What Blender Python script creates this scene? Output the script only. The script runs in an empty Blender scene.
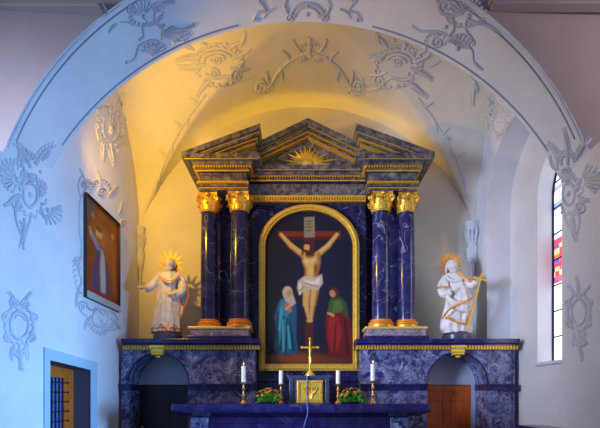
import bpy, bmesh, math, random
import numpy as np
from mathutils import Vector, Matrix
from mathutils.bvhtree import BVHTree
from mathutils.geometry import tessellate_polygon

random.seed(7)
PI = math.pi
S = bpy.context.scene
COL = S.collection

# ------------------------------------------------------------------ camera
F, CX, CY = 440.0, 302.0, 397.0          # focal length and principal point of the 600x428 frame
EX, EZ = -0.11, 1.65                      # eye position (x, z); it looks along +y
cam = bpy.data.cameras.new('camera')
cam.sensor_width = 36.0
cam.lens = F / 600 * 36
cam.shift_x = -(CX - 300) / 600
cam.shift_y = (CY - 214) / 600
cam.clip_end = 100
camo = bpy.data.objects.new('camera', cam)
COL.objects.link(camo)
camo.location = (EX, 0, EZ)
camo.rotation_euler = (PI / 2, 0, 0)
S.camera = camo

def P(px, py, D):
    return Vector((EX + (px - CX) * D / F, D, EZ + (CY - py) * D / F))
def PXX(px, D): return EX + (px - CX) * D / F
def PZ(py, D): return EZ + (CY - py) * D / F

def lin(c):
    c = c / 255.0
    return c / 12.92 if c <= .04045 else ((c + .055) / 1.055) ** 2.4
def rgb(r, g, b): return (lin(r), lin(g), lin(b))

# ------------------------------------------------------------------ materials
def new_mat(name):
    m = bpy.data.materials.new(name); m.use_nodes = True
    nt = m.node_tree
    return m, nt, nt.nodes['Principled BSDF'], nt.nodes, nt.links

def coords(nt, scale=1.0):
    tc = nt.nodes.new('ShaderNodeTexCoord')
    return tc.outputs['Object']

def noise(nt, vec, scale, detail=5, rough=.55, dist=0.0):
    n = nt.nodes.new('ShaderNodeTexNoise')
    n.inputs['Scale'].default_value = scale; n.inputs['Detail'].default_value = detail
    n.inputs['Roughness'].default_value = rough; n.inputs['Distortion'].default_value = dist
    nt.links.new(vec, n.inputs['Vector'])
    return n.outputs['Fac']

def ramp(nt, fac, stops):
    r = nt.nodes.new('ShaderNodeValToRGB')
    e = r.color_ramp.elements
    while len(e) < len(stops): e.new(.5)
    for i, (p, c) in enumerate(stops):
        e[i].position = p; e[i].color = (*c, 1)
    nt.links.new(fac, r.inputs['Fac'])
    return r.outputs['Color']

def mix(nt, fac, a, b, mode='MIX'):
    m = nt.nodes.new('ShaderNodeMix'); m.data_type = 'RGBA'; m.blend_type = mode
    for s, v in ((m.inputs[0], fac), (m.inputs[6], a), (m.inputs[7], b)):
        if isinstance(v, (int, float)): s.default_value = v
        elif isinstance(v, tuple): s.default_value = (*v, 1)
        else: nt.links.new(v, s)
    return m.outputs[2]

def bump(nt, bsdf, h, strength=.3, dist=.02):
    b = nt.nodes.new('ShaderNodeBump'); b.inputs['Strength'].default_value = strength
    b.inputs['Distance'].default_value = dist
    nt.links.new(h, b.inputs['Height']); nt.links.new(b.outputs['Normal'], bsdf.inputs['Normal'])

def m_plaster(name, c, var=.10, rough=.85):
    m, nt, b, N, L = new_mat(name)
    v = coords(nt)
    n1 = noise(nt, v, 1.3, 6, .6); n2 = noise(nt, v, 14, 4)
    lo = tuple(x * (1 - var) for x in c); hi = tuple(min(1, x * (1 + var * .5)) for x in c)
    L.new(ramp(nt, n1, [(.3, lo), (.7, hi)]), b.inputs['Base Color'])
    b.inputs['Roughness'].default_value = rough
    bump(nt, b, n2, .15, .01)
    return m

def m_plain(name, c, rough=.5, metal=0.0, var=.12, nscale=20, bumps=.0, coat=0):
    m, nt, b, N, L = new_mat(name)
    v = coords(nt)
    n1 = noise(nt, v, nscale, 4)
    lo = tuple(x * (1 - var) for x in c); hi = tuple(min(1, x * (1 + var)) for x in c)
    L.new(ramp(nt, n1, [(.3, lo), (.7, hi)]), b.inputs['Base Color'])
    b.inputs['Roughness'].default_value = rough; b.inputs['Metallic'].default_value = metal
    if coat: b.inputs['Coat Weight'].default_value = coat
    if bumps: bump(nt, b, n1, bumps, .01)
    return m

def m_marble(name, base, mott, vein, scale=1.0, rough=.18, vw=.018, mamt=.5, vamt=.8):
    m, nt, b, N, L = new_mat(name)
    v = coords(nt)
    # large warp
    wn = N.new('ShaderNodeTexNoise'); wn.inputs['Scale'].default_value = 1.6 * scale; wn.inputs['Detail'].default_value = 3
    L.new(v, wn.inputs['Vector'])
    ad = N.new('ShaderNodeVectorMath'); ad.operation = 'MULTIPLY_ADD'
    L.new(wn.outputs['Color'], ad.inputs[0]); ad.inputs[1].default_value = (.7 / scale,) * 3; L.new(v, ad.inputs[2])
    w = ad.outputs[0]
    n1 = noise(nt, w, 4.5 * scale, 9, .68)
    n2 = noise(nt, w, 1.5 * scale, 3, .5, 1.2)
    n3 = noise(nt, w, 22 * scale, 4, .7)
    sub = N.new('ShaderNodeMath'); sub.operation = 'SUBTRACT'; L.new(n2, sub.inputs[0]); sub.inputs[1].default_value = .5
    ab = N.new('ShaderNodeMath'); ab.operation = 'ABSOLUTE'; L.new(sub.outputs[0], ab.inputs[0])
    veinf = ramp(nt, ab.outputs[0], [(0.0, (1, 1, 1)), (vw, (0, 0, 0))])
    c1 = ramp(nt, n1, [(.42, base), (.52, tuple(x * (1 - mamt) + y * mamt for x, y in zip(base, mott))), (.66, mott)])
    c1 = mix(nt, ramp(nt, n3, [(.5, (0, 0, 0)), (.75, (.5, .5, .5))]), c1, mott)
    k = N.new('ShaderNodeMath'); k.operation = 'MULTIPLY'; L.new(veinf, k.inputs[0]); k.inputs[1].default_value = vamt
    L.new(mix(nt, k.outputs[0], c1, vein), b.inputs['Base Color'])
    b.inputs['Roughness'].default_value = rough
    return m

def m_wood(name, c, dark, rough=.45):
    m, nt, b, N, L = new_mat(name)
    v = coords(nt)
    mp = N.new('ShaderNodeMapping'); mp.inputs['Scale'].default_value = (14, 14, 1.2); L.new(v, mp.inputs['Vector'])
    n1 = noise(nt, mp.outputs[0], 2.2, 6, .6, .6)
    L.new(ramp(nt, n1, [(.3, dark), (.65, c)]), b.inputs['Base Color'])
    b.inputs['Roughness'].default_value = rough
    return m

def m_vcol(name, rough=.5):
    m, nt, b, N, L = new_mat(name)
    a = N.new('ShaderNodeAttribute'); a.attribute_name = 'pigment'
    n1 = noise(nt, coords(nt), 40, 4)
    L.new(mix(nt, .25, a.outputs['Color'], ramp(nt, n1, [(.3, (.55, .55, .55)), (.7, (1, 1, 1))]), 'MULTIPLY'), b.inputs['Base Color'])
    b.inputs['Roughness'].default_value = rough
    return m

def m_glass_lit(name, strength):
    m, nt, b, N, L = new_mat(name)
    a = N.new('ShaderNodeAttribute'); a.attribute_name = 'pigment'
    L.new(a.outputs['Color'], b.inputs['Base Color']); L.new(a.outputs['Color'], b.inputs['Emission Color'])
    b.inputs['Emission Strength'].default_value = strength
    b.inputs['Roughness'].default_value = .2
    return m

M = {}
M['plaster'] = m_plaster('white_plaster', (.72, .72, .74))
M['nave'] = m_plaster('mauve_plaster', (.34, .265, .255))
M['cream'] = m_plaster('cream_plaster', (.77, .735, .64))
M['stucco'] = m_plaster('stucco', (.66, .66, .70), .18, .7)
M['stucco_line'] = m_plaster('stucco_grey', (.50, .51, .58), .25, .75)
M['stucco_mid'] = m_plaster('stucco_mid_grey', (.57, .58, .64), .25, .75)  # mid grey, between the white and the grey stucco
M['trim'] = m_plaster('trim_grey', (.30, .31, .38), .15)
M['stone'] = m_plain('grey_stone', (.30, .28, .27), .7, nscale=4)
M['frame_blue'] = m_plaster('pale_blue_stone', (.40, .54, .66), .08)
M['navy'] = m_marble('navy_marble', (.012, .011, .066), (.034, .036, .135), (.35, .38, .52), 1.0, .16, .010, .4, .6)
M['wing'] = m_marble('blue_grey_marble', (.024, .020, .11), (.26, .28, .48), (.60, .64, .80), 1.5, .25, .014, .4, .6)
M['ent'] = m_marble('entablature_marble', (.030, .028, .055), (.26, .23, .21), (.5, .46, .42), 2.0, .3, .012, .4, .5)
M['slab'] = m_marble('dark_slab_marble', (.012, .008, .075), (.035, .032, .14), (.2, .2, .35), 1.0, .18, .006, .3, .3)
M['pink'] = m_marble('pink_marble', (.16, .12, .18), (.40, .30, .36), (.6, .55, .6), 2.0, .25, .02, .5, .6)
M['gold'] = m_plain('gold_leaf', (.92, .50, .06), .38, .42, .25, 30, .3)
M['gold_pale'] = m_plain('pale_gold', (.98, .64, .10), .35, .35, .2, 30, .15)
M['brass'] = m_plain('brass', (.80, .48, .13), .28, .8, .15, 25)
M['orange_gold'] = m_plain('copper_gilt', (.85, .34, .04), .4, .4, .2, 30)
M['tab'] = m_plain('grey_blue_stone', (.06, .07, .13), .3, 0, .3, 12)
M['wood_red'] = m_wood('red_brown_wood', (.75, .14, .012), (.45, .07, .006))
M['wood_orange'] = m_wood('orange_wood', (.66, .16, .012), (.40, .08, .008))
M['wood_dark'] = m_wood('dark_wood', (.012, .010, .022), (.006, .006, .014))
M['iron'] = m_plain('wrought_iron', (.02, .022, .05), .5, .6)
M['wax'] = m_plain('white_wax', (.92, .90, .84), .45, 0, .04)
M['white_robe'] = m_plain('white_painted_wood', (.70, .67, .66), .45, 0, .25, 7)
M['skin_white'] = m_plain('pale_painted_wood', (.68, .62, .58), .45, 0, .06)
M['hair_grey'] = m_plain('grey_carved_hair', (.62, .58, .55), .6, 0, .2, 40, .5)
M['leaf'] = m_plain('green_leaves', (.10, .36, .03), .5, 0, .5, 30)
M['bloom_o'] = m_plain('orange_petals', (.85, .26, .02), .5, 0, .25, 60)
M['bloom_y'] = m_plain('yellow_petals', (.85, .48, .04), .5, 0, .25, 60)
M['pot'] = m_plain('dark_pot', (.05, .03, .03), .5)
M['cord'] = m_plain('pale_blue_cord', (.16, .20, .46), .5)
M['paint'] = m_vcol('oil_paint', .42)
M['glass'] = m_glass_lit('daylit_glass', 1.6)
M['lunette'] = m_plaster('lunette_plaster', (.50, .53, .62), .08)
M['gold_dark'] = m_plain('dull_gold', (.50, .25, .025), .4, .4, .25, 30, .3)
mf, ntf, bf_, Nf, Lf = new_mat('candle_flame'); bf_.inputs['Base Color'].default_value = (1, .6, .15, 1); bf_.inputs['Emission Color'].default_value = (1, .55, .12, 1); bf_.inputs['Emission Strength'].default_value = 1.6; M['flame'] = mf
M['gilt_lip'] = m_plain('pale_red_paint', (.45, .22, .18), .5)
M['wick'] = m_plain('wick', (.02, .02, .02), .9)

# ------------------------------------------------------------------ mesh building
class MB:
    def __init__(s): s.v = []; s.f = []
    def add(s, vs, fs):
        b = len(s.v); s.v += [tuple(v) for v in vs]; s.f += [tuple(i + b for i in f) for f in fs]
        return s
    def box(s, x0, x1, y0, y1, z0, z1):
        return s.add([(x0,y0,z0),(x1,y0,z0),(x1,y1,z0),(x0,y1,z0),(x0,y0,z1),(x1,y0,z1),(x1,y1,z1),(x0,y1,z1)],
                     [(3,2,1,0),(4,5,6,7),(0,1,5,4),(1,2,6,5),(2,3,7,6),(3,0,4,7)])
    def prism(s, poly, a0, a1, axis='y', holes=()):
        """poly of (u,v): axis y -> (x,z); axis x -> (y,z); axis z -> (x,y)"""
        def pt(u, v, a): return (u, a, v) if axis == 'y' else ((a, u, v) if axis == 'x' else (u, v, a))
        loops = [list(poly)] + [list(h) for h in holes]
        tri = tessellate_polygon([[Vector((u, v, 0)) for u, v in l] for l in loops])
        flat = [p for l in loops for p in l]; n = len(flat)
        s_v = [pt(u, v, a0) for u, v in flat] + [pt(u, v, a1) for u, v in flat]
        fs = [tuple(t) for t in tri] + [tuple(i + n for i in reversed(t)) for t in tri]
        o = 0
        for l in loops:
            k = len(l)
            for i in range(k):
                j = (i + 1) % k
                fs.append((o + i, o + j, o + j + n, o + i + n))
            o += k
        return s.add(s_v, fs)
    def flat(s, loops, fn):
        tri = tessellate_polygon([[Vector((u, v, 0)) for u, v in l] for l in loops])
        flat = [p for l in loops for p in l]
        return s.add([fn(u, v) for u, v in flat], [tuple(t) for t in tri])
    def lathe(s, prof, c=(0,0,0), n=24, cap=True):
        vs = []; fs = []
        for r, z in prof:
            for i in range(n):
                a = 2 * PI * i / n
                vs.append((c[0] + r * math.cos(a), c[1] + r * math.sin(a), c[2] + z))
        for k in range(len(prof) - 1):
            for i in range(n):
                j = (i + 1) % n
                fs.append((k*n+i, k*n+j, (k+1)*n+j, (k+1)*n+i))
        if cap:
            fs.append(tuple(reversed(range(n)))); fs.append(tuple(range((len(prof)-1)*n, len(prof)*n)))
        return s.add(vs, fs)
    def tube(s, pts, r, n=8, normals=None, flat=1.0, cap=True):
        pts = [Vector(p) for p in pts]; m = len(pts)
        if m < 2: return s
        rr = r if isinstance(r, (list, tuple)) else [r] * m
        vs = []; fs = []; prev = None
        for i, p in enumerate(pts):
            t = (pts[min(i+1, m-1)] - pts[max(i-1, 0)])
            if t.length < 1e-9: t = Vector((0, 0, 1))
            t.normalize()
            if normals: nn = Vector(normals[i]); nn = nn - t * nn.dot(t)
            else:
                if prev is None:
                    nn = Vector((0, 0, 1)) if abs(t.z) < .9 else Vector((1, 0, 0))
                else: nn = prev
                nn = nn - t * nn.dot(t)
            if nn.length < 1e-6: nn = t.orthogonal()
            nn.normalize(); prev = nn
            b = t.cross(nn)
            for k in range(n):
                a = 2 * PI * k / n
                vs.append(p + b * (rr[i] * math.cos(a)) + nn * (rr[i] * flat * math.sin(a)))
        for i in range(m - 1):
            for k in range(n):
                j = (k + 1) % n
                fs.append((i*n+k, i*n+j, (i+1)*n+j, (i+1)*n+k))
        if cap:
            fs.append(tuple(reversed(range(n)))); fs.append(tuple(range((m-1)*n, m*n)))
        return s.add(vs, fs)
    def ball(s, c, r, n=10, m=6):
        if not isinstance(r, (tuple, list)): r = (r, r, r)
        vs = [(c[0], c[1], c[2] - r[2])]; fs = []
        for i in range(1, m):
            ph = -PI/2 + PI * i / m
            for k in range(n):
                a = 2*PI*k/n
                vs.append((c[0]+r[0]*math.cos(ph)*math.cos(a), c[1]+r[1]*math.cos(ph)*math.sin(a), c[2]+r[2]*math.sin(ph)))
        vs.append((c[0], c[1], c[2] + r[2])); e = len(vs) - 1
        for k in range(n):
            j = (k+1) % n
            fs.append((0, 1+j, 1+k)); fs.append((e, e-n+k, e-n+j))
        for i in range(m-2):
            for k in range(n):
                j = (k+1) % n
                fs.append((1+i*n+k, 1+i*n+j, 1+(i+1)*n+j, 1+(i+1)*n+k))
        return s.add(vs, fs)
    def loft(s, rings, cap=True):
        n = len(rings[0]); vs = [p for r in rings for p in r]; fs = []
        for i in range(len(rings)-1):
            for k in range(n):
                j = (k+1) % n
                fs.append((i*n+k, i*n+j, (i+1)*n+j, (i+1)*n+k))
        if cap:
            fs.append(tuple(reversed(range(n)))); fs.append(tuple(range((len(rings)-1)*n, len(rings)*n)))
        return s.add(vs, fs)
    def grid(s, g):
        h = len(g); w = len(g[0])
        return s.add([p for r in g for p in r], [(i*w+j, i*w+j+1, (i+1)*w+j+1, (i+1)*w+j) for i in range(h-1) for j in range(w-1)])
    def build(s, name, mat, parent=None, smooth=False, bevel=0, angle=40, recalc=True):
        me = bpy.data.meshes.new(name)
        off = Vector((0, 0, 0))
        if parent is not None:
            off = root_loc(parent)
        me.from_pydata([tuple(Vector(v) - off) for v in s.v], [], s.f)
        if recalc:
            bm = bmesh.new(); bm.from_mesh(me)
            bmesh.ops.recalc_face_normals(bm, faces=bm.faces); bm.to_mesh(me); bm.free()
        if smooth:
            for p in me.polygons: p.use_smooth = True
            if hasattr(me, 'set_sharp_from_angle'): me.set_sharp_from_angle(angle=math.radians(angle))
        me.materials.append(mat)
        o = bpy.data.objects.new(name, me); COL.objects.link(o)
        if parent is not None: o.parent = parent
        if bevel:
            b = o.modifiers.new('bevel', 'BEVEL'); b.width = bevel; b.segments = 2; b.limit_method = 'ANGLE'
        return o

def root_loc(o):
    v = Vector((0, 0, 0))
    while o is not None:
        v = v + Vector(o.location); o = o.parent
    return v

def thing(name, label, cat, loc=(0, 0, 0), group=None):
    o = bpy.data.objects.new(name, None); COL.objects.link(o)
    o.location = loc; o.empty_display_size = .1
    return tag(o, label, cat, group)
def tag(o, label, cat, group=None):
    o['label'] = label; o['category'] = cat
    if group: o['group'] = group
    return o
def struct(o, label=None):
    o['kind'] = 'structure'
    if label: o['label'] = label
    return o

# ------------------------------------------------------------------ the setting: arch, walls, vault
W = 3.6                        # half width of the choir
YB = 9.43                      # back wall
SPR = EZ + 3.54                # springing of the vault
RISE = 2.67
RA = (W*W + RISE*RISE) / (2*RISE)
YC, HB = 7.0, YB - 7.0
def zA(x): return SPR + math.sqrt(max(0, RA*RA - x*x)) - (RA - RISE)
def zB(y):
    u = min(1, abs(y - YC) / HB)
    return SPR + RISE * math.sqrt(max(0, 1 - u*u))
def D1(px): return 5.13 + (px - 3) / 585 * .54
def D2(px): return 6.14 + (px - 52) / 509 * .14
# outer and inner edge of the barrel arch
NA = 96
oc, orad = (296, 260), 312
ic, irad = (303, 310), 288
oa0, oa1 = math.acos(-(296-3.2)/312), math.acos((588-296)/312)
ia0, ia1 = math.acos(-(303-52)/288), math.acos((561-303)/288)
outer, inner = [], []
for i in range(NA + 1):
    t = i / NA
    a = oa0 + (oa1 - oa0) * t
    px, py = oc[0] + orad*math.cos(a), oc[1] - orad*math.sin(a); outer.append(P(px, py, D1(px)))
    a = ia0 + (ia1 - ia0) * t
    px, py = ic[0] + irad*math.cos(a), ic[1] - irad*math.sin(a); inner.append(P(px, py, D2(px)))
outer[0].x = -W; inner[0].x = -W; outer[-1].x = W; inner[-1].x = W
mb = MB()
K = 6
mb.grid([[outer[i].lerp(inner[i], k / K) for k in range(K + 1)] for i in range(NA + 1)])
arch_soffit = struct(mb.build('trim_1', M['plaster'], smooth=True), 'broad white plastered chancel arch')
surf_objs = []
def surf(mb_): surf_objs.append((list(mb_.v), list(mb_.f)))
surf(mb)
# nave wall above and beside the arch
def ynave(x): return D1(CX) + x * (.54 / (2*W)) - .01
mb = MB()
loop = [(-9, 0), (-W, 0)] + [(p.x, p.z) for p in outer] + [(W, 0), (9, 0), (9, 9.6), (-9, 9.6)]
mb.flat([loop], lambda u, v: (u, 5.40 + u*.075, v))
for i in (range(len(mb.v))):
    pass
# keep the wall flush with the arch edge
ov = {(round(p.x, 5), round(p.z, 5)): p.y for p in outer}
mb.v = [(v[0], ov.get((round(v[0], 5), round(v[2], 5)), v[1]), v[2]) for v in mb.v]
struct(mb.build('wall_nave', M['nave']))
surf(mb)
# spandrel on the choir side of the arch
mb = MB()
loop = [(p.x, p.z) for p in inner] + [(W, 9.6), (-W, 9.6)]
mb.flat([loop], lambda u, v: (u, 6.21 + u*.0194, v))
iv = {(round(p.x, 5), round(p.z, 5)): p.y for p in inner}
mb.v = [(v[0], iv.get((round(v[0], 5), round(v[2], 5)), v[1]), v[2]) for v in mb.v]
struct(mb.build('wall_arch', M['plaster']))

# floors
struct(MB().box(-9, 9, -4, 5.5, -.2, 0).box(-W-.6, W+.9, 5.5, YB+.3, -.2, .16).build('floor', M['stone']))
struct(MB().box(-2.9, 2.7, 6.3, 8.36, .16, .32).box(-2.6, 2.4, 6.6, 8.36, .32, .48).build('floor_platform', M['stone'], bevel=.01))

# left wall with door opening
dn, df = 6.06, 7.24                       # door opening in y
def door_top(y): return EZ + .57 - (y - 5.93) * .055 - .055
top = [(y, zB(y)) for y in np.linspace(YB, 6.1, 50)]
loopL = [(4.9, 0), (dn, 0), (dn, door_top(dn)), (df, door_top(df)), (df, 0), (YB, 0)] + [(float(a), float(b)) for a, b in top] + [(6.14, inner[0].z), (5.13, outer[0].z), (4.9, outer[0].z)]
mb = MB().flat([loopL], lambda u, v: (-W, u, v))
surf(mb)
struct(mb.build('wall_left', M['plaster']), 'blue-white wall carrying the small painting')
# reveal of the door, set darker than the wall around it
XR = -3.87
mb = MB()
for a, b in (((dn, 0), (dn, door_top(dn))), ((dn, door_top(dn)), (df, door_top(df))), ((df, door_top(df)), (df, 0))):
    mb.add([(-W, a[0], a[1]), (-W, b[0], b[1]), (XR-.06, b[0], b[1]), (XR-.06, a[0], a[1])], [(0, 1, 2, 3)])
struct(mb.build('trim_reveal', m_plaster('slate_tone', (.10, .10, .16))), 'dark door reveal')
# pale painted stone surround of the door
yn0, yf0 = 5.93, 7.45
def ft(y): return EZ + .672 - (y - 5.93) * (.081/1.5)
mb = MB().prism([(yn0, .16), (dn, .16), (dn, door_top(dn)), (df, door_top(df)), (df, .16), (yf0, .16), (yf0, ft(yf0)), (yn0, ft(yn0))], -W-.02, -W+.025, 'x')
struct(mb.build('trim_door', M['frame_blue'], bevel=.004), 'pale blue stone door surround')
# the door with a barred window
dr = thing('door_1', 'orange wooden door with iron bars in a pale blue surround', 'door', (XR, 6.65, .16)); dr['kind'] = 'structure'
zt = door_top(6.6) - .02
wy0, wy1, wz0, wz1 = 6.42, 6.93, .9, EZ + .30
MB().prism([(dn, .16), (df, .16), (df, door_top(df)), (dn, door_top(dn))], XR-.05, XR, 'x', holes=[[(wy0, wz0), (wy1, wz0), (wy1, wz1), (wy0, wz1)]]).build('leaf', M['wood_orange'], dr)
MB().box(XR-.045, XR-.035, wy0, wy1, wz0, wz1).build('pane', m_plain('door_glass', (.10, .16, .34), .12), dr)
g = MB()
for k in range(5):
    y = wy0 + (wy1-wy0)*(k+.5)/5; g.tube([(XR+.015, y, wz0), (XR+.015, y, wz1)], .010, 6)
for k in range(7):
    z = wz0 + (wz1-wz0)*(k+.5)/7; g.tube([(XR+.022, wy0-.02, z), (XR+.022, wy1+.09, z)], .010, 6)
    g.ball((XR+.022, wy1+.10, z), .017)
g.build('grille', M['iron'], dr, smooth=True)
fr = MB()
fr.prism([(wy0-.04, wz0-.04), (wy1+.04, wz0-.04), (wy1+.04, wz1+.04), (wy0-.04, wz1+.04)], XR, XR+.012, 'x', holes=[[(wy0, wz0), (wy1, wz0), (wy1, wz1), (wy0, wz1)]])
fr.build('window_frame', M['wood_orange'], dr)

# right wall with the arched window niche
NC, NH, NSP, NCR = 7.55, 1.27, EZ + 3.75, EZ + 4.92
XN = 4.07
def arch_loop(c, h, zb, zs, zc, n=24, p=2.0):
    pts = [(c - h, zb)]
    for i in range(n + 1):
        a = PI - PI * i / n
        pts.append((c + h*math.cos(a), zs + (zc - zs)*math.sin(a)))
    pts.append((c + h, zb))
    return pts
niche = arch_loop(NC, NH, 0.02, NSP, NCR, 32)
top = [(float(y), float(zB(y))) for y in np.linspace(YB, 6.28, 50)]
mb = MB().flat([[(5.3, 0), (YB, 0)] + top + [(6.28, inner[-1].z), (5.67, outer[-1].z), (5.3, outer[-1].z)], niche], lambda u, v: (W, u, v))
surf(mb)
def strip(mb, loop, xa, xb, fa=lambda p: p, closed=False):
    for i in range(len(loop) - 1):
        a, b = loop[i], loop[i+1]; a2, b2 = fa(a), fa(b)
        mb.add([(xa, *a), (xa, *b), (xb, *b2), (xb, *a2)], [(0, 1, 2, 3)])
strip(mb, niche, W, XN)
# window in the back of the niche, splayed reveal
WC, WH, WZ0, WZS, WZC = 7.20, .61, PZ(362, 7.8) - .02, EZ + 3.55, EZ + 4.2
win = arch_loop(WC, WH, WZ0, WZS, WZC, 24)
mb.flat([[(NC-NH-.1, 0), (NC+NH+.1, 0), (NC+NH+.1, NCR+.1), (NC-NH-.1, NCR+.1)], win], lambda u, v: (XN, u, v))
XG = 4.31
def shrink(p):
    return (WC + (p[0]-WC)*.93, WZ0 + (p[1]-WZ0)*.985 + .02)
strip(mb, win + [win[0]], XN, XG, shrink)
struct(mb.build('wall_right', M['plaster'], smooth=True, angle=30), 'right choir wall with arched window niche')
# the window: leaded panes, coloured panel, iron frame
w1 = thing('window_1', 'tall arched window with a coloured glass panel', 'window', (XG, WC, WZ0)); w1['kind'] = 'structure'
swin = [shrink(p) for p in win]
ys = np.linspace(WC-WH, WC+WH, 40); zs = np.linspace(WZ0, WZC+.05, 160)
gv, gf, gc = [], [], []
rs = random.Random(3)
cell = {}
for j, z in enumerate(zs):
    for i, y in enumerate(ys):
        gv.append((XG+.03, float(y), float(z)))
        u = 0
        zr = (z - WZ0) / (WZC - WZ0)
        c = (.93, .95, 1.0)
        if .385 < zr < .60:
            k = (int((y - WC + 5) / .12), int(zr / .022))
            if k not in cell: cell[k] = rs.choice([(.75, .05, .08), (.55, .04, .30), (.85, .15, .05), (.10, .08, .35), (.7, .08, .2), (.8, .55, .2)])
            c = cell[k]
        elif .74 < zr < .78 or .83 < zr < .86: c = (.25, .3, .55)
        gc.append((*c, 1))
nw = len(ys)
gf = [(j*nw+i, j*nw+i+1, (j+1)*nw+i+1, (j+1)*nw+i) for j in range(len(zs)-1) for i in range(nw-1)]
mbg = MB(); mbg.add(gv, gf); go = mbg.build('pane', M['glass'], w1, recalc=False)
ca = go.data.color_attributes.new('pigment', 'FLOAT_COLOR', 'POINT')
ca.data.foreach_set('color', np.array(gc, dtype=np.float32).ravel())
g = MB()
g.tube([(XG+.01, y, z) for y, z in swin], .022, 6)
for k in range(1, 8):
    z = WZ0 + (WZC-WZ0)*k/8; g.tube([(XG+.012, WC-WH*.93, z), (XG+.012, WC+WH*.93, z)], .013, 6)
for k in (-1/3, 1/3): g.tube([(XG+.012, WC+WH*k, WZ0), (XG+.012, WC+WH*k, WZC-.02)], .012, 6)
g.build('window_bars', M['iron'], w1, smooth=True)
MB().box(XN-.05, XN+.01, WC-WH-.05, WC+WH+.05, WZ0-.05, WZ0).build('window_sill', M['plaster'], w1)

# back wall
mb = MB()
loop = [(-W, 0), (W, 0)] + [(float(x), zA(float(x))) for x in np.linspace(W, -W, 60)]
mb.flat([loop], lambda u, v: (u, YB, v)); surf(mb)
struct(mb.build('wall_back', M['cream']), 'back wall of the choir, yellow in the lamp light')
# vault
xs = np.linspace(-W, W, 145); ysv = np.linspace(6.1, YB, 110)
mb = MB().grid([[(float(x), float(y), max(zA(float(x)), zB(float(y)))) for x in xs] for y in ysv]); surf(mb)
struct(mb.build('ceiling', M['cream'], smooth=True, angle=60), 'groined choir vault')

# mouldings along the arch edges and the nave cornice
def off_arc(c, r, a0, a1, D, n=90):
    return [(c[0] + r*math.cos(a0 + (a1-a0)*i/n), c[1] - r*math.sin(a0 + (a1-a0)*i/n)) for i in range(n+1)]

bv, bf = [], []
for v, f in surf_objs:
    b = len(bv); bv += v; bf += [tuple(i + b for i in q) for q in f]
BV = BVHTree.FromPolygons([Vector(v) for v in bv], bf)
EYE = Vector((EX, 0, EZ))
LIM = [0, 99]
def hit(px, py):
    d = Vector(((px-CX)/F, 1, (CY-py)/F))
    loc, nor, idx, dist = BV.ray_cast(EYE, d.normalized())
    if loc is None or not LIM[0] < loc.y < LIM[1]: return None, None
    if nor.dot(d) > 0: nor = -nor
    return loc, nor

def catmull(pts, sub=5):
    if len(pts) < 3: return [(pts[0][0] + (pts[1][0]-pts[0][0])*i/sub, pts[0][1] + (pts[1][1]-pts[0][1])*i/sub) for i in range(sub+1)]
    out = []
    q = [pts[0]] + list(pts) + [pts[-1]]
    for i in range(1, len(q)-2):
        p0, p1, p2, p3 = q[i-1], q[i], q[i+1], q[i+2]
        for k in range(sub):
            t = k / sub
            out.append(tuple(.5*((2*p1[d]) + (-p0[d]+p2[d])*t + (2*p0[d]-5*p1[d]+4*p2[d]-p3[d])*t*t + (-p0[d]+3*p1[d]-3*p2[d]+p3[d])*t**3) for d in (0, 1)))
    out.append(tuple(pts[-1]))
    return out

def stroke(mb, pts, r0, r1=None, mid=None, h=.9, sub=5, raw=False):
    """a moulded relief stroke on whatever surface lies behind the outline; radii in picture units at that distance"""
    path = pts if raw else catmull(pts, sub)
    r1 = r0 if r1 is None else r1
    P3, N3, R3 = [], [], []
    n = len(path)
    for i, (x, y) in enumerate(path):
        l, nn = hit(x, y)
        if l is None: continue
        if P3 and (l - P3[-1]).length > .6: break
        t = i / max(1, n-1)
        r = r0 + (r1-r0)*t
        if mid is not None: r = (r0*(1-t) + r1*t) + (mid - (r0+r1)/2) * math.sin(PI*t)
        P3.append(l); N3.append(nn); R3.append(max(.002, r*l.y/F))
    if len(P3) > 1: mb.tube([p + n_*r*.15 for p, n_, r in zip(P3, N3, R3)], R3, 6, N3, h)

def blob(mb, x, y, r, h=.9):
    l, n = hit(x, y)
    if l is None: return
    R = r*l.y/F
    t = n.orthogonal().normalized(); b = n.cross(t)
    vs, fs = [], []
    K_, J = 8, 3
    for j in range(J):
        ph = PI/2*j/J
        for k in range(K_):
            a = 2*PI*k/K_
            vs.append(l + (t*math.cos(a) + b*math.sin(a))*R*math.cos(ph) + n*R*h*math.sin(ph))
    vs.append(l + n*R*h)
    for j in range(J-1):
        for k in range(K_): fs.append((j*K_+k, j*K_+(k+1) % K_, (j+1)*K_+(k+1) % K_, (j+1)*K_+k))
    for k in range(K_): fs.append(((J-1)*K_+k, (J-1)*K_+(k+1) % K_, J*K_))
    mb.add(vs, fs)

def scroll(mb, cx, cy, r, turns=1.4, a0=0, d=1, w=1.3, sx=1, sy=1):
    n = int(16*turns) + 4
    pts = []
    for i in range(n + 1):
        t = i / n; a = a0 + d*turns*2*PI*t; rr = r*(1 - .85*t)
        pts.append((cx + sx*rr*math.cos(a), cy - sy*rr*math.sin(a)))
    stroke(mb, pts, w, w*.9, raw=True)
    blob(mb, pts[-1][0], pts[-1][1], w*1.3)

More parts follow.
